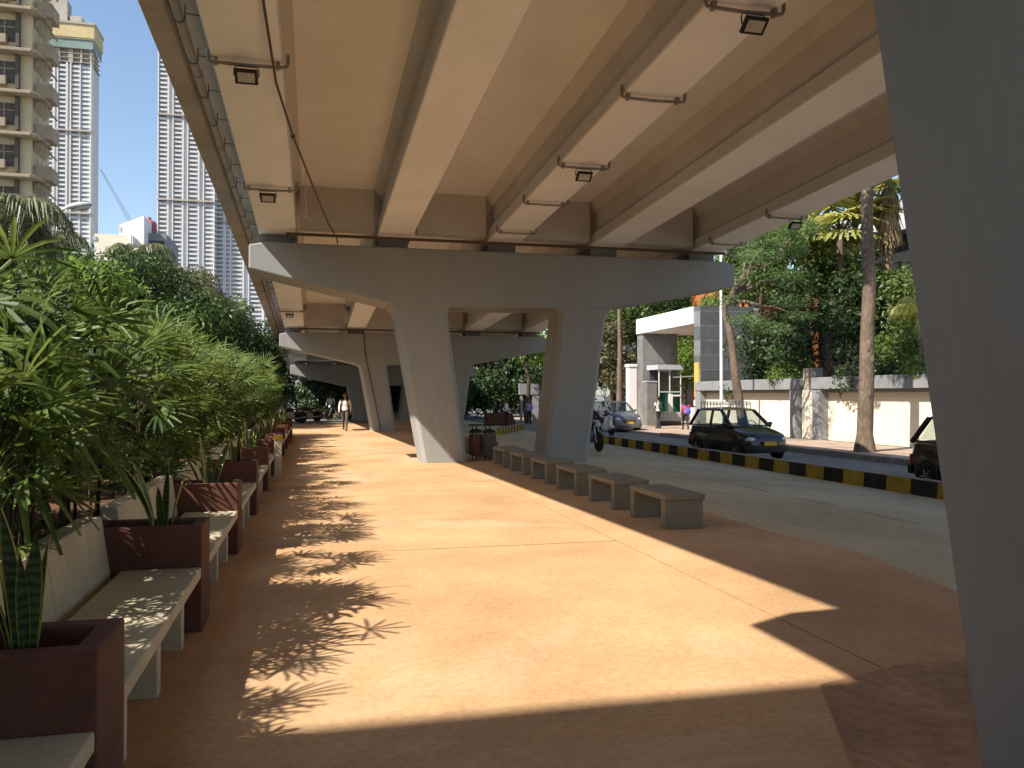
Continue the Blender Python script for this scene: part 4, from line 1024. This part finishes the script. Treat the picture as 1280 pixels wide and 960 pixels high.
# ------------------------------------------------------------------ vehicles (front towards -y)
def wheel(parent, x, y, r, w, side):
    t = MB(); t.lathe([(r*.62,-w/2),(r*.9,-w/2),(r,-w*.32),(r,w*.32),(r*.9,w/2),(r*.62,w/2)], 28, 'x')
    o = t.build('wheel', M['dark'], parent, smooth=40); o.location = (x,y,r)
    m = MB(); s = side
    m.lathe([(r*.62,s*w*.42),(r*.60,s*w*.50),(r*.50,s*w*.40),(r*.14,s*w*.46),(r*.12,s*w*.52),(.005,s*w*.52)], 20, 'x')
    for k in range(6):
        a = k*math.pi/3; m.tube([(s*w*.47,r*.12*math.cos(a),r*.12*math.sin(a)),(s*w*.47,r*.58*math.cos(a),r*.58*math.sin(a))], r*.06, 5)
    m.build('rim', M['chrome'] , o, smooth=40)
def car(name, label, cat, loc, rz, L, W, H, st, gh, body, roof, rack=False, rw=.28, grp=None):
    """st: lower body stations (y,zbot,ztop,halfwidth); gh: (y_cowl,y_rooffront,y_roofrear,y_tail,zbelt)"""
    t = thing(name, label, cat, loc, rz, grp)
    mb = MB(); rings = []
    for y, zb, zt, hw in st:
        zm = zb+(zt-zb)*.45
        h = [(hw*.86,zb),(hw*.97,zb+.06),(hw,zm),(hw*.985,zm+(zt-zm)*.5),(hw*.93,zt-.05),(hw*.80,zt-.005),(hw*.4,zt+.022)]
        rings.append([(x,y,z) for x,z in h]+[(0,y,zt+.03)]+[(-x,y,z) for x,z in reversed(h)])
    mb.loft(rings); mb.build('body', M[body], t, smooth=38)
    yc, yf, yr, yt, zb = gh; hb = W*.455; hr = W*.385; zr = H-.07
    # roof
    mb = MB(); rings = []
    for f, dz, dw in ((0,0,0),(.12,.035,.0),(.5,.06,.01),(.88,.045,0),(1,0,-.02)):
        y = yf+(yr-yf)*f; w = hr+dw
        rings.append([(w,y,zr-.02),(w*.97,y,zr+.015+dz*.3),(w*.7,y,zr+.01+dz*.8),(0,y,zr+.015+dz),(-w*.7,y,zr+.01+dz*.8),(-w*.97,y,zr+.015+dz*.3),(-w,y,zr-.02)])
    mb.loft(rings); ro = mb.build('roof', M[roof], t, smooth=38)
    if rack:
        mb = MB()
        for s in (-1,1): mb.tube([(s*hr*.95,yf+.15,H+.10),(s*hr*.95,yr-.1,H+.10)], .016, 6)
        for k in range(7):
            y = yf+.15+(yr-yf-.25)*k/6; mb.tube([(-hr*.95,y,H+.10),(hr*.95,y,H+.10)], .012, 5)
            for s in (-1,1): mb.box(s*hr*.95-.014,s*hr*.95+.014,y-.014,y+.014,H-.06,H+.17)
        for s in (-1,1): mb.tube([(s*hr*.95,yf+.15,H+.17),(s*hr*.95,yr-.1,H+.17)], .014, 6)
        mb.tube([(-hr*.95,yf+.15,H+.17),(hr*.95,yf+.15,H+.17)], .014, 6)
        mb.build('roof_rack', M['chrome'], t)
    zt = zr-.02; e = .012
    def quad(name, p, mat):
        mb = MB(); n = (Vector(p[1])-Vector(p[0])).cross(Vector(p[3])-Vector(p[0])).normalized()*.006
        mb.loft([[Vector(q)-n for q in p],[Vector(q)+n for q in p]]); return mb.build(name, mat, t)
    quad('windscreen', [(-hb*.93,yc+.02,zb+.02),(hb*.93,yc+.02,zb+.02),(hr*.93,yf+.01,zt),(-hr*.93,yf+.01,zt)], M['glass'])
    quad('rear_window', [(hb*.9,yt-.02,zb+.04),(-hb*.9,yt-.02,zb+.04),(-hr*.9,yr-.01,zt),(hr*.9,yr-.01,zt)], M['glass'])
    ym = yc+(yt-yc)*.50
    for s in (-1,1):
        a = lambda y,f: (s*(hb+(hr-hb)*f), y, zb+.02+(zt-zb-.02)*f)
        quad('side_window', [a(yc+.30,0),a(ym-.05,0),a(ym-.05,1),a(yf+.12,1)], M['glass'])
        quad('side_window', [a(ym+.05,0),a(yt-.22,0),a(yr-.12,1),a(ym+.05,1)], M['glass'])
        mb = MB()
        for (q0,q1,r) in (((yc,0),(yf,1),.042),((ym,0),(ym,1),.045),((yt,0),(yr,1),.06),((yc+.16,0),(yf+.10,1),.022)):
            mb.tube([a(q0[0],q0[1]-.06 if q0[1]==0 else q0[1]),a(*q1)], r, 6)
        mb.tube([a(yc+.05,-.03),a(yt,-.03)], .028, 6); mb.tube([a(yf,1),a(yr,1)], .026, 6)
        mb.build('pillar', M[body], t, smooth=60)
        y0 = yc-.02
        mb = MB(); mb.ell((s*(hb+.14),yc+.22,zb+.08),(.095,.05,.065),10,6); mb.tube([(s*hb*.98,yc+.24,zb+.0),(s*(hb+.1),yc+.22,zb+.05)],.016,5); mb.build('wing_mirror', M[body], t, smooth=60)
        for yy in (ym-.20, yt-.55):
            mb = MB(); mb.box(min(s*W*.497,s*W*.512),max(s*W*.497,s*W*.512),yy-.08,yy+.08,zb-.20,zb-.165); mb.build('door_handle', M['trim'], t)
        mb = MB(); mb.box(min(s*W*.495,s*W*.505),max(s*W*.495,s*W*.505),-L*.27,L*.27,.46,.53); mb.build('side_moulding', M['trim'], t)
    wr = rw; fy, ry = -L*.325, L*.33
    for y in (fy, ry):
        for s in (-1,1):
            ar = MB(); ar.lathe([(wr*1.18,0),(wr*1.18,s*.008),(.01,s*.008)], 24, 'x'); o = ar.build('wheel_arch', M['trim'], t); o.location = (s*W*.497,y,wr+.02)
            wheel(t, s*W*.455, y, wr, .17, s)
    f = -L/2
    for s in (-1,1):
        mb = MB(); mb.ell((s*W*.355,f+.14,st[1][2]-.10),(.16,.13,.10),14,8,Matrix.Rotation(R_(s*14),3,'Z')); mb.build('headlight', M['lens'], t, smooth=60)
        mb = MB(); mb.ell((s*W*.44,f+.25,st[1][2]-.12),(.05,.09,.06),10,6); mb.build('indicator', M['amber'], t, smooth=60)
        mb = MB(); mb.box(s*W*.42-.06,s*W*.42+.06,L/2-.12,L/2-.015,st[-1][2]-.32,st[-1][2]-.08); mb.build('tail_light', M['redlens'], t, bevel=.015)
    mb = MB(); mb.box(-W*.22,W*.22,f-.005,f+.10,st[0][2]-.12,st[0][2]-.03)
    for q in range(3): mb.box(-W*.21,W*.21,f-.012,f,st[0][2]-.11+q*.028,st[0][2]-.10+q*.028)
    mb.build('grille', M['trim'], t)
    mb = MB(); rb = []
    for x in np.linspace(-1,1,9): 
        y = f-.05+.16*abs(x)**3; rb.append([(x*W*.47,y,.24),(x*W*.47,y-.03,.34),(x*W*.47,y-.02,.46),(x*W*.47,y+.10,.48),(x*W*.47,y+.10,.22)])
    mb.loft(rb); mb.build('bumper', M[body if not rack else 'trim'], t, smooth=40)
    mb = MB(); mb.box(-W*.47,W*.47,L/2-.08,L/2+.04,.30,.50); mb.build('bumper', M['trim'], t, bevel=.03)
    mb = MB(); mb.box(-.22,.22,f-.095,f-.07,.45,.57); mb.build('number_plate', M['plate'], t)
    mb = MB(); mb.box(-.24,.24,L/2+.042,L/2+.055,.62,.74); mb.build('number_plate', M['plate'], t)
    mb = MB()
    for x in (-.25,.25): mb.tube([(x+.12,yc-.03,zb+.0),(x,yc+.08,zb+.10),(x-.28,yc+.12,zb+.12)], .009, 4)
    mb.build('wipers', M['trim'], t)
    for x in (-.33,.33):
        mb = MB(); mb.box(x-.22,x+.22,yc+.85,yc+.97,.5,zb+.06); mb.box(x-.10,x+.10,yc+.88,yc+.96,zb+.06,zb+.26); mb.box(x-.22,x+.22,yc+.5,yc+.9,.42,.58)
        mb.build('seat', M['seatcloth'], t, bevel=.04)
    mb = MB(); mb.box(-.58,.58,yc+1.65,yc+1.78,.5,zb+.02); mb.build('rear_seat', M['seatcloth'], t, bevel=.05)
    mb = MB(); mb.tube([(.33+.17*math.cos(a),yc+.48+.06*math.sin(a),zb+.02+.16*math.sin(a)) for a in np.linspace(0,6.28,15)], .014, 5, False); mb.build('steering_wheel', M['trim'], t)
    return t
ST_H = [(-1.78,.30,.60,.56),(-1.72,.22,.72,.66),(-1.55,.20,.82,.73),(-1.2,.19,.90,.755),(-.86,.19,.97,.76),(-.3,.19,.99,.762),(.5,.19,1.0,.762),(1.2,.20,1.0,.755),(1.6,.22,1.0,.72),(1.74,.28,.96,.66),(1.78,.34,.80,.62)]
GH_H = (-.86,-.12,1.30,1.68,.99)
car('taxi', 'black taxi with a roof rack facing the camera behind the striped kerb', 'taxi', (13.28,24.3,-.35), R_(4), 3.56, 1.52, 1.58, ST_H, GH_H, 'taxi', 'taxiroof', True)
car('taxi', 'black taxi cut off by the near pier at the right edge', 'taxi', (13.12,13.5,-.35), R_(0), 3.56, 1.52, 1.58, ST_H, GH_H, 'taxi', 'taxiroof', False)
ST_V = [(-1.92,.32,.66,.60),(-1.86,.24,.80,.72),(-1.66,.21,.92,.80),(-1.3,.20,1.00,.82),(-.98,.20,1.05,.825),(-.3,.20,1.07,.83),(.6,.20,1.08,.83),(1.4,.21,1.08,.82),(1.78,.24,1.06,.78),(1.9,.34,.98,.72)]
GH_V = (-1.0,-.25,1.62,1.84,1.07)
car('car', 'silver grey hatchback with a yellow number plate waiting by the gate', 'car', (16.2,43.2,-.35), R_(4), 3.84, 1.66, 1.66, ST_V, GH_V, 'silver', 'silver', False, .30)

def bike(name, label, loc, rz, body, scooter=False):
    t = thing(name, label, 'scooter' if scooter else 'motorcycle', loc, rz)
    r = .23 if scooter else .30; wb = .62
    for y in (-wb,wb):
        m = MB(); m.lathe([(r-.09,-.03),(r-.04,-.05),(r,-.025),(r,.025),(r-.04,.05),(r-.09,.03)], 26, 'x'); o = m.build('wheel', M['dark'], t, smooth=50); o.location = (0,y,r)
        m = MB(); m.lathe([(r-.09,-.02),(r-.07,-.025),(r-.07,.025),(r-.09,.02)], 24, 'x'); m.lathe([(.05,-.06),(.05,.06)], 12, 'x')
        for k in range(8): 
            a = k*math.pi/4; m.tube([(0,.04*math.cos(a),.04*math.sin(a)),(0,(r-.08)*math.cos(a),(r-.08)*math.sin(a))], .008, 4)
        m.build('rim', M['trim'], o)
    m = MB()
    for s in (-1,1): m.tube([(s*.07,-wb,r),(s*.07,-wb+.2,.82)], .022, 8)
    m.build('fork', M['chrome'], t, smooth=60)
    m = MB(); m.tube([(-.34,-.30,1.0),(-.22,-.40,.99),(0,-.42,.93),(.22,-.40,.99),(.34,-.30,1.0)], .016, 8)
    for s in (-1,1): m.tube([(s*.2,-.41,.98),(s*.3,-.46,1.15)], .007, 4); m.ell((s*.31,-.46,1.18),(.06,.015,.04))
    m.build('handlebar', M['trim'], t, smooth=60)
    m = MB(); m.ell((0,-.55,.88),(.10,.09,.10),14,10); m.build('headlight', M['lens'], t, smooth=60)
    if scooter:
        m = MB(); m.loft([[(x*w,y+.10*abs(x),z) for x in (-1,-.5,0,.5,1)]+[(x*w,y+.16,z) for x in (1,.5,0,-.5,-1)] for w,y,z in ((.20,-.42,.25),(.24,-.46,.5),(.22,-.46,.78),(.13,-.46,.98))]); m.build('front_shield', M[body], t, smooth=40)
        m = MB(); m.loft([[(-w,y,z0_),(w,y,z0_),(w*.9,y,z1_),(-w*.9,y,z1_)] for w,y,z0_,z1_ in ((.14,-.0,.24,.30),(.16,.12,.30,.62),(.17,.45,.34,.72),(.13,.80,.46,.74),(.06,.92,.55,.70))]); m.build('rear_body', M[body], t, smooth=50)
        m = MB(); m.box(-.14,.14,-.36,.1,.22,.27); m.build('floorboard', M['trim'], t, bevel=.02)
        m = MB(); m.ell((0,-.62,.42),(.09,.24,.10),12,8); m.build('mudguard', M[body], t, smooth=60)
    else:
        m = MB(); m.loft([[(w*math.cos(a),y,z+h*math.sin(a)) for a in np.linspace(0,5.76,12)] for w,h,y,z in ((.05,.05,-.34,.84),(.14,.12,-.25,.82),(.15,.13,-.05,.80),(.10,.09,.14,.76))]); m.build('fuel_tank', M[body], t, smooth=60)
        m = MB(); m.box(-.13,.13,-.18,.16,.30,.52); 
        for k in range(5): m.box(-.11,.11,-.20,.02,.53+k*.03,.545+k*.03)
        m.build('engine', M['steel'], t, bevel=.02)
        m = MB(); m.tube([(0,-.42,.85),(0,-.30,.55),(0,-.15,.28),(0,.2,.28),(0,.35,.60),(0,-.35,.78)], .022, 8); m.tube([(.08,.3,.55),(.08,wb,r)], .02,6).tube([(-.08,.3,.55),(-.08,wb,r)], .02,6); m.build('frame', M['trim'], t)
        m = MB(); m.tube([(.13,-.15,.35),(.15,0,.26),(.15,.35,.30),(.16,.80,.36)], [.02,.02,.035,.04], 8); m.build('exhaust', M['chrome'], t, smooth=60)
        m = MB(); m.tube([(0,-wb+(r+.03)*math.cos(a),r+(r+.03)*math.sin(a)) for a in np.linspace(.5,2.6,8)], .045, 6); m.build('mudguard', M[body], t, smooth=60)
        m = MB(); m.tube([(0,wb+(r+.04)*math.cos(a),r+(r+.04)*math.sin(a)) for a in np.linspace(.3,2.3,8)], .05, 6); m.build('mudguard', M[body], t, smooth=60)
    m = MB(); m.loft([[(-w,y,z),(w,y,z),(w*.9,y,z+.08),(-w*.9,y,z+.08)] for w,y,z in ((.08,.08,.76),(.13,.25,.76),(.14,.5,.79),(.10,.82,.84))]); m.build('seat', M['trim'], t, smooth=60)
    m = MB(); m.box(-.06,.06,.86,.90,.62,.70); m.build('tail_light', M['redlens'], t)
    return t
bike('motorcycle', 'black motorcycle half hidden behind the right leg of the large pier', (8.98,26.2,-.22), R_(8), 'taxi')
bike('scooter', 'white scooter in front of the silver grey hatchback', (13.95,38.6,-.35), R_(15), 'whitepaint', True)
for i,(x,y,a,lb) in enumerate(((-1.2,49,-70,'parked motorcycle in the shade nearest the end of the planters'),(-.3,52,-65,'parked motorcycle in the shade, middle of the three'),(1.6,55,-75,'parked motorcycle in the shade nearest the small pier'))):
    o = bike('motorcycle', lb, (x,y,0), R_(a), ('taxi','shirt_maroon','taxi')[i]); o['group'] = 'motorcycles parked under the flyover'

# ------------------------------------------------------------------ people: one continuous remeshed body each
def person(label, loc, rz, J, cols, scale=1.0, hair='short', sleeves='long', female=False):
    """J: joint positions (front is -y). cols: shirt, trousers"""
    t = thing('person', label, 'person', loc, rz)
    V = lambda k: Vector(J[k])
    S = []  # segments (a,b,ra,rb,tag)
    def seg(a,b,ra,rb,tg): S.append((Vector(a),Vector(b),ra,rb,tg))
    pel, ch, nk, hd = V('pelvis'), V('chest'), V('neck'), V('head')
    mb = MB()
    up = (ch-pel).normalized()
    rings = []
    sh = (V('shl')-V('shr')); sx = sh.normalized(); hw = sh.length/2; fy = sx.cross(up).normalized()
    for f,w,d in ((-.22,.125,.10),(-.05,.165,.125),(.2,.155,.115),(.5,.145,.105),(.8,.17,.12),(1.0,.175,.115),(1.13,.15,.10),(1.22,.075,.065)):
        p = pel+(ch-pel)*f
        if female: w *= .9
        rings.append([p+sx*w*math.cos(a)+fy*d*math.sin(a) for a in np.linspace(0,2*math.pi,14,endpoint=False)])
    mb.loft(rings)
    def limb(ks, rs, tgs):
        pts = [V(q) if isinstance(q,str) else Vector(q) for q in ks]
        mb.tube(pts, rs, 10)
        for i in range(len(pts)-1): seg(pts[i],pts[i+1],rs[i],rs[i+1],tgs[i])
    sl = 'shirt' if sleeves == 'long' else 'skin'
    for s in 'lr':
        limb(['sh'+s, V('sh'+s).lerp(V('el'+s),.45),'el'+s],[.058,.052,.043],['shirt','shirt' if sleeves=='long' else 'skin'])
        limb(['el'+s, V('el'+s).lerp(V('wr'+s),.35),'wr'+s],[.044,.042,.028],[sl,sl])
        # hand: palm, four fingers and a thumb
        d = (V('wr'+s)-V('el'+s)).normalized(); w0 = V('wr'+s); sd = d.cross(Vector((1,0,0))); sd = sd.normalized() if sd.length > .1 else Vector((0,1,0))
        nn = d.cross(sd)*(1 if s == 'l' else -1)
        mb.tube([w0-d*.01, w0+d*.05, w0+d*.09],[.026,.034,.030],8); seg(w0,w0+d*.19,.03,.02,'skin')
        for q,l in ((-.027,.060),(-.009,.072),(.009,.068),(.027,.052)):
            b = w0+d*.08+sd*q; mb.tube([b,b+d*l*.5-nn*.008,b+d*l-nn*.026],[.0105,.010,.008],6)
        b = w0+d*.03+sd*-.03; mb.tube([b,b+d*.03-sd*.022,b+d*.06-sd*.026-nn*.01],[.013,.011,.009],6)
        limb(['hp'+s, V('hp'+s).lerp(V('kn'+s),.4),'kn'+s],[.092,.082,.060],['trousers','trousers'])
        limb(['kn'+s, V('kn'+s).lerp(V('an'+s),.35),'an'+s],[.062,.060,.045],['trousers','trousers'])
        an = V('an'+s); tf = Vector(J.get('foot',(0,-1,0))); 
        mb.loft([[an+tf*a+Vector((x*w,0,z-h0)) for x,z in ((-1,0),(1,0),(.8,hh),(-.8,hh))] for a,w,hh,h0 in ((-.07,.035,.09,.075),(.0,.042,.12,.075),(.10,.046,.075,.075),(.17,.040,.05,.075),(.20,.02,.03,.072))])
        seg(an+tf*-.08-Vector((0,0,.06)),an+tf*.2-Vector((0,0,.05)),.05,.04,'shoe')
    mb.tube([ch+(nk-ch)*.5, nk, hd-Vector((0,0,.06))],[.06,.052,.05],10)
    ht = Matrix.Rotation(0,3,'X'); fw = Vector(J.get('face',(0,-1,0))).normalized()
    az = math.atan2(fw.x,-fw.y); HM = Matrix.Rotation(az,3,'Z')
    hp = lambda x,y,z: hd+HM @ Vector((x,y,z))
    mb.ell(hd+Vector((0,0,.02)),(.076,.095,.105),16,12,HM); mb.ell(hp(0,-.02,-.055),(.058,.072,.065),12,8,HM)
    mb.tube([hp(0,-.085,.02),hp(0,-.108,-.018),hp(0,-.09,-.026)],[.010,.016,.012],6)
    for s in (-1,1): mb.ell(hp(s*.078,.005,0),(.012,.022,.032),8,6,HM)
    mb.tube([hp(-.024,-.088,-.062),hp(0,-.094,-.060),hp(.024,-.088,-.062)],.008,6)
    raw = mb.build('body_raw', M['skin'])
    rm = raw.modifiers.new('r','REMESH'); rm.mode = 'VOXEL'; rm.voxel_size = .0125
    sm = raw.modifiers.new('s','SMOOTH'); sm.factor = .5; sm.iterations = 2
    dg = bpy.context.evaluated_depsgraph_get(); me = bpy.data.meshes.new_from_object(raw.evaluated_get(dg)); bpy.data.objects.remove(raw)
    me.name = 'body'; me.materials.clear()
    order = ['skin','shirt','trousers','shoe']
    for m in (M['skin'],M[cols[0]],M[cols[1]],M['shoe']): me.materials.append(m)
    belt = pel.z+.02; a3 = np.array([list(s[0]) for s in S]); b3 = np.array([list(s[1]) for s in S]); rr = np.array([(s[2]+s[3])/2 for s in S])
    n = len(me.polygons); cen = np.zeros(n*3,np.float32); me.polygons.foreach_get('center',cen); cen = cen.reshape(-1,3)
    ab = b3-a3; tt = ((cen[:,None,:]-a3)*ab).sum(2)/(ab*ab).sum(1); tt = np.clip(tt,0,1)
    dd = np.linalg.norm(cen[:,None,:]-(a3+tt[:,:,None]*ab),axis=2)/rr
    near = dd.argmin(1); dmin = dd.min(1); tags = [s[4] for s in S]; idx = np.zeros(n,np.int32)
    hz_ = nk.z-.0
    upn = np.array(up); pl = np.array(pel)
    along = (cen-pl)@upn
    for i in range(n):
        tg = tags[near[i]] if dmin[i] < 1.25 else None
        if np.linalg.norm(cen[i]-np.array(hd)) < .17 or cen[i][2] > hz_+.01 and np.linalg.norm((cen[i]-np.array(nk))[:2]) < .12: tg = 'skin'
        elif tg is None or (tg in ('shirt','trousers')): 
            if tg is None: tg = 'shirt' if along[i] > .0 else 'trousers'
            elif tg == 'trousers' and along[i] > .03: tg = 'shirt'
        idx[i] = order.index(tg)
    me.polygons.foreach_set('material_index', idx); me.polygons.foreach_set('use_smooth',[True]*n)
    o = bpy.data.objects.new('body', me); col.objects.link(o); o.parent = t
    h = MB(); h.ell(hd+Vector((0,0,.035))+HM@Vector((0,.012,.0)),(.083,.098,.100),16,10,HM)
    hv = h.v; keep = []
    for f in h.f:
        c_ = sum((Vector(hv[i]) for i in f),Vector())/len(f); l = HM.transposed()@(c_-hd)
        if l.z > .055 or (l.y > -.01 and l.z > -.04): keep.append(f)
    h.f = keep; h.m = [0]*len(keep)
    if hair == 'long': h.loft([[hp(x,.085+.02*math.sin(k),z) for x in (-.075,-.03,.03,.075)]+[hp(x,.03,z) for x in (.075,.03,-.03,-.075)] for k,z in enumerate((.05,-.05,-.16,-.28,-.34))])
    ho = h.build('hair', M['hair'], t, smooth=180)
    e = MB()
    for s in (-1,1): e.ell(hp(s*.030,-.083,.022),(.013,.008,.008),8,6,HM)
    e.build('eyes', M['trim'], t, smooth=180)
    t.scale = (scale,)*3
    return t
STAND = dict(pelvis=(0,0,.94),chest=(0,.0,1.30),neck=(0,0,1.47),head=(0,-.02,1.60),shl=(.185,0,1.40),shr=(-.185,0,1.40),ell=(.24,.03,1.12),elr=(-.24,.03,1.12),wrl=(.25,-.05,.87),wrr=(-.25,-.05,.87),
             hpl=(.09,0,.90),hpr=(-.09,0,.90),knl=(.10,-.02,.50),knr=(-.10,-.02,.50),anl=(.10,.02,.08),anr=(-.10,.02,.08))
def pose(**kw): d = dict(STAND); d.update(kw); return d
walk = pose(knl=(.09,-.16,.51),anl=(.08,-.22,.09),knr=(-.09,.06,.49),anr=(-.08,.30,.13),ell=(.24,.10,1.13),wrl=(.24,.06,.88),elr=(-.25,-.08,1.13),wrr=(-.25,-.20,.90))
walk2 = pose(knl=(.09,.05,.49),anl=(.08,.22,.10),knr=(-.09,-.12,.50),anr=(-.09,-.15,.08),ell=(.24,-.05,1.13),wrl=(.22,-.18,.92),elr=(-.24,.09,1.13),wrr=(-.25,.05,.88))
person('man in a white shirt and grey trousers walking toward the camera on the promenade', (1.42,38.2,.008), R_(-6), walk, ('shirt_white','trouser_grey'), .99)
bg_ = thing('shoulder_bag', 'dark bag slung on the shoulder of the walking man', 'bag', (1.42,38.2,.008), R_(-6))
mb = MB(); mb.ell((-.05,.15,1.15),(.15,.08,.2),12,8); mb.build('pouch', M['bag_dark'], bg_, smooth=180)
mb = MB()
for s in (-1,1): mb.tube([(s*.12,.10,1.30),(s*.13,.03,1.455),(s*.125,-.08,1.40),(s*.135,-.125,1.25),(s*.16,-.03,1.10)], .018, 6)
mb.build('straps', M['bag_dark'], bg_)
person('man in a white shirt and dark trousers standing by the maroon planter wall', (11.5,49.3,-.35), R_(60), pose(wrl=(.12,-.25,1.05),ell=(.25,-.02,1.13),elr=(-.25,-.02,1.13),wrr=(-.14,-.24,1.05)), ('shirt_white','trouser_dark'), 1.03)
person('person in a lilac shirt across the crossing by the pale board', (14.05,53.5,-.35), R_(-30), walk2, ('shirt_purple','trouser_dark'), 1.0)
person('man in a white shirt with a dark backpack walking into the gate', (19.0,43.6,-.26), R_(200), walk2, ('shirt_white','trouser_dark'), 1.04, sleeves='short')
q = thing('backpack', 'dark backpack worn by the man walking into the gate', 'backpack', (19.0,43.6,-.26), R_(200))
mb = MB(); mb.ell((0,.20,1.26),(.16,.10,.25),14,10); mb.build('pack', M['bag_dark'], q, smooth=180)
mb = MB(); mb.ell((0,.275,1.17),(.12,.05,.12),12,8); mb.build('pocket', M['bag_dark'], q, smooth=180)
mb = MB()
for s in (-1,1): mb.tube([(s*.12,.13,1.42),(s*.13,.03,1.475),(s*.135,-.10,1.40),(s*.15,-.12,1.24),(s*.17,.04,1.12)], .02, 6)
mb.build('straps', M['bag_dark'], q)
person('woman with long dark hair in a pink top walking away by the gate pylon', (18.95,40.0,-.2), R_(170), walk, ('shirt_pink','trouser_dark'), .93, hair='long', sleeves='short', female=True)
q = thing('shoulder_bag', 'bright blue bag on the back of the woman in pink', 'bag', (18.95,40.0,-.2), R_(170))
mb = MB(); mb.ell((-.08,.22,.98),(.15,.09,.17),12,8); mb.build('pouch', M['bag_blue'], q, smooth=180)
mb = MB(); mb.tube([(-.12,.16,1.1),(.0,.14,1.25),(.14,.06,1.34),(.12,-.08,1.29),(.0,-.14,1.12),(-.12,-.10,.98)], .014, 6); mb.build('strap', M['bag_blue'], q)
ride = pose(pelvis=(0,.30,.90),chest=(0,.16,1.24),neck=(0,.10,1.41),head=(0,.05,1.54),shl=(.18,.14,1.33),shr=(-.18,.14,1.33),ell=(.29,-.05,1.14),elr=(-.29,-.05,1.14),wrl=(.30,-.27,1.04),wrr=(-.30,-.27,1.04),
            hpl=(.10,.28,.88),hpr=(-.10,.28,.88),knl=(.20,-.10,.72),knr=(-.20,-.10,.72),anl=(.18,.10,.36),anr=(-.18,.10,.36))
person('rider in a dark maroon shirt on the motorcycle behind the pier leg', (8.98,26.2,-.22), R_(8), ride, ('shirt_maroon','trouser_dark'), 1.0)
person('rider in a white shirt on the white scooter', (13.95,38.6,-.35), R_(15), ride, ('shirt_white','trouser_dark'), 1.0)
person('person in a pale shirt deep in the shade beyond the parked motorcycles', (1.2,58,.0), R_(-20), walk, ('shirt_white','trouser_dark'), 1.0)

# building behind the photographer whose shadow crosses the near promenade
t = thing('roadside_building', 'plain cream building whose shadow lies across the near promenade', 'building', (-9,-1.9,0))
mb = MB(); mb.box(-24,3.4,-16,0,0,14.4); mb.build('wall', M['aptcream'], t)
for k in range(4):
    for j in range(6):
        mb = MB(); mb.box(-20+j*3.6,-18.4+j*3.6,-.05,.06,1.2+k*3.3,2.8+k*3.3); mb.build('window', M['windowdark'], t)

# ------------------------------------------------------------------ light, sky, camera
LX, LY, LZ = .864, .42, -1.0
el = math.atan2(1, math.hypot(LX,LY))
sun = bpy.data.lights.new('sun','SUN'); sun.energy = 5.0; sun.angle = R_(.53); sun.color = (1.0,.93,.82)
so = bpy.data.objects.new('sun', sun); col.objects.link(so)
so.rotation_euler = Vector((LX,LY,LZ)).to_track_quat('-Z','Y').to_euler()
w = bpy.data.worlds.new('World'); sc.world = w; w.use_nodes = True
nt = w.node_tree; bgn = nt.nodes['Background']
sky = nt.nodes.new('ShaderNodeTexSky'); sky.sky_type = 'NISHITA'; sky.sun_disc = False
sky.sun_elevation = el; sky.sun_rotation = math.atan2(-LX,-LY); sky.air_density = 1.0; sky.dust_density = 1.0; sky.ozone_density = 1.0
nt.links.new(sky.outputs[0], bgn.inputs[0]); bgn.inputs[1].default_value = .12
cam = bpy.data.cameras.new('camera'); cam.sensor_width = 36; cam.lens = FPX/1280*36; cam.clip_end = 8000; cam.clip_start = .05
co = bpy.data.objects.new('camera', cam); col.objects.link(co); sc.camera = co
co.location = (0,0,CH); co.rotation_euler = (math.pi/2+PITCH, 0, -YAW)
sc.view_settings.view_transform = 'Standard'; sc.view_settings.look = 'None'; sc.view_settings.exposure = 0.80; sc.view_settings.gamma = 1; sc.view_settings.use_curve_mapping = False
sc.render.engine = 'CYCLES'
cy = sc.cycles; cy.max_bounces = 10; cy.diffuse_bounces = 9; cy.glossy_bounces = 3; cy.transparent_max_bounces = 8; cy.caustics_reflective = False; cy.caustics_refractive = False
cy.use_denoising = True; cy.sample_clamp_indirect = 8
try: cy.denoiser = 'OPENIMAGEDENOISE'
except Exception: pass
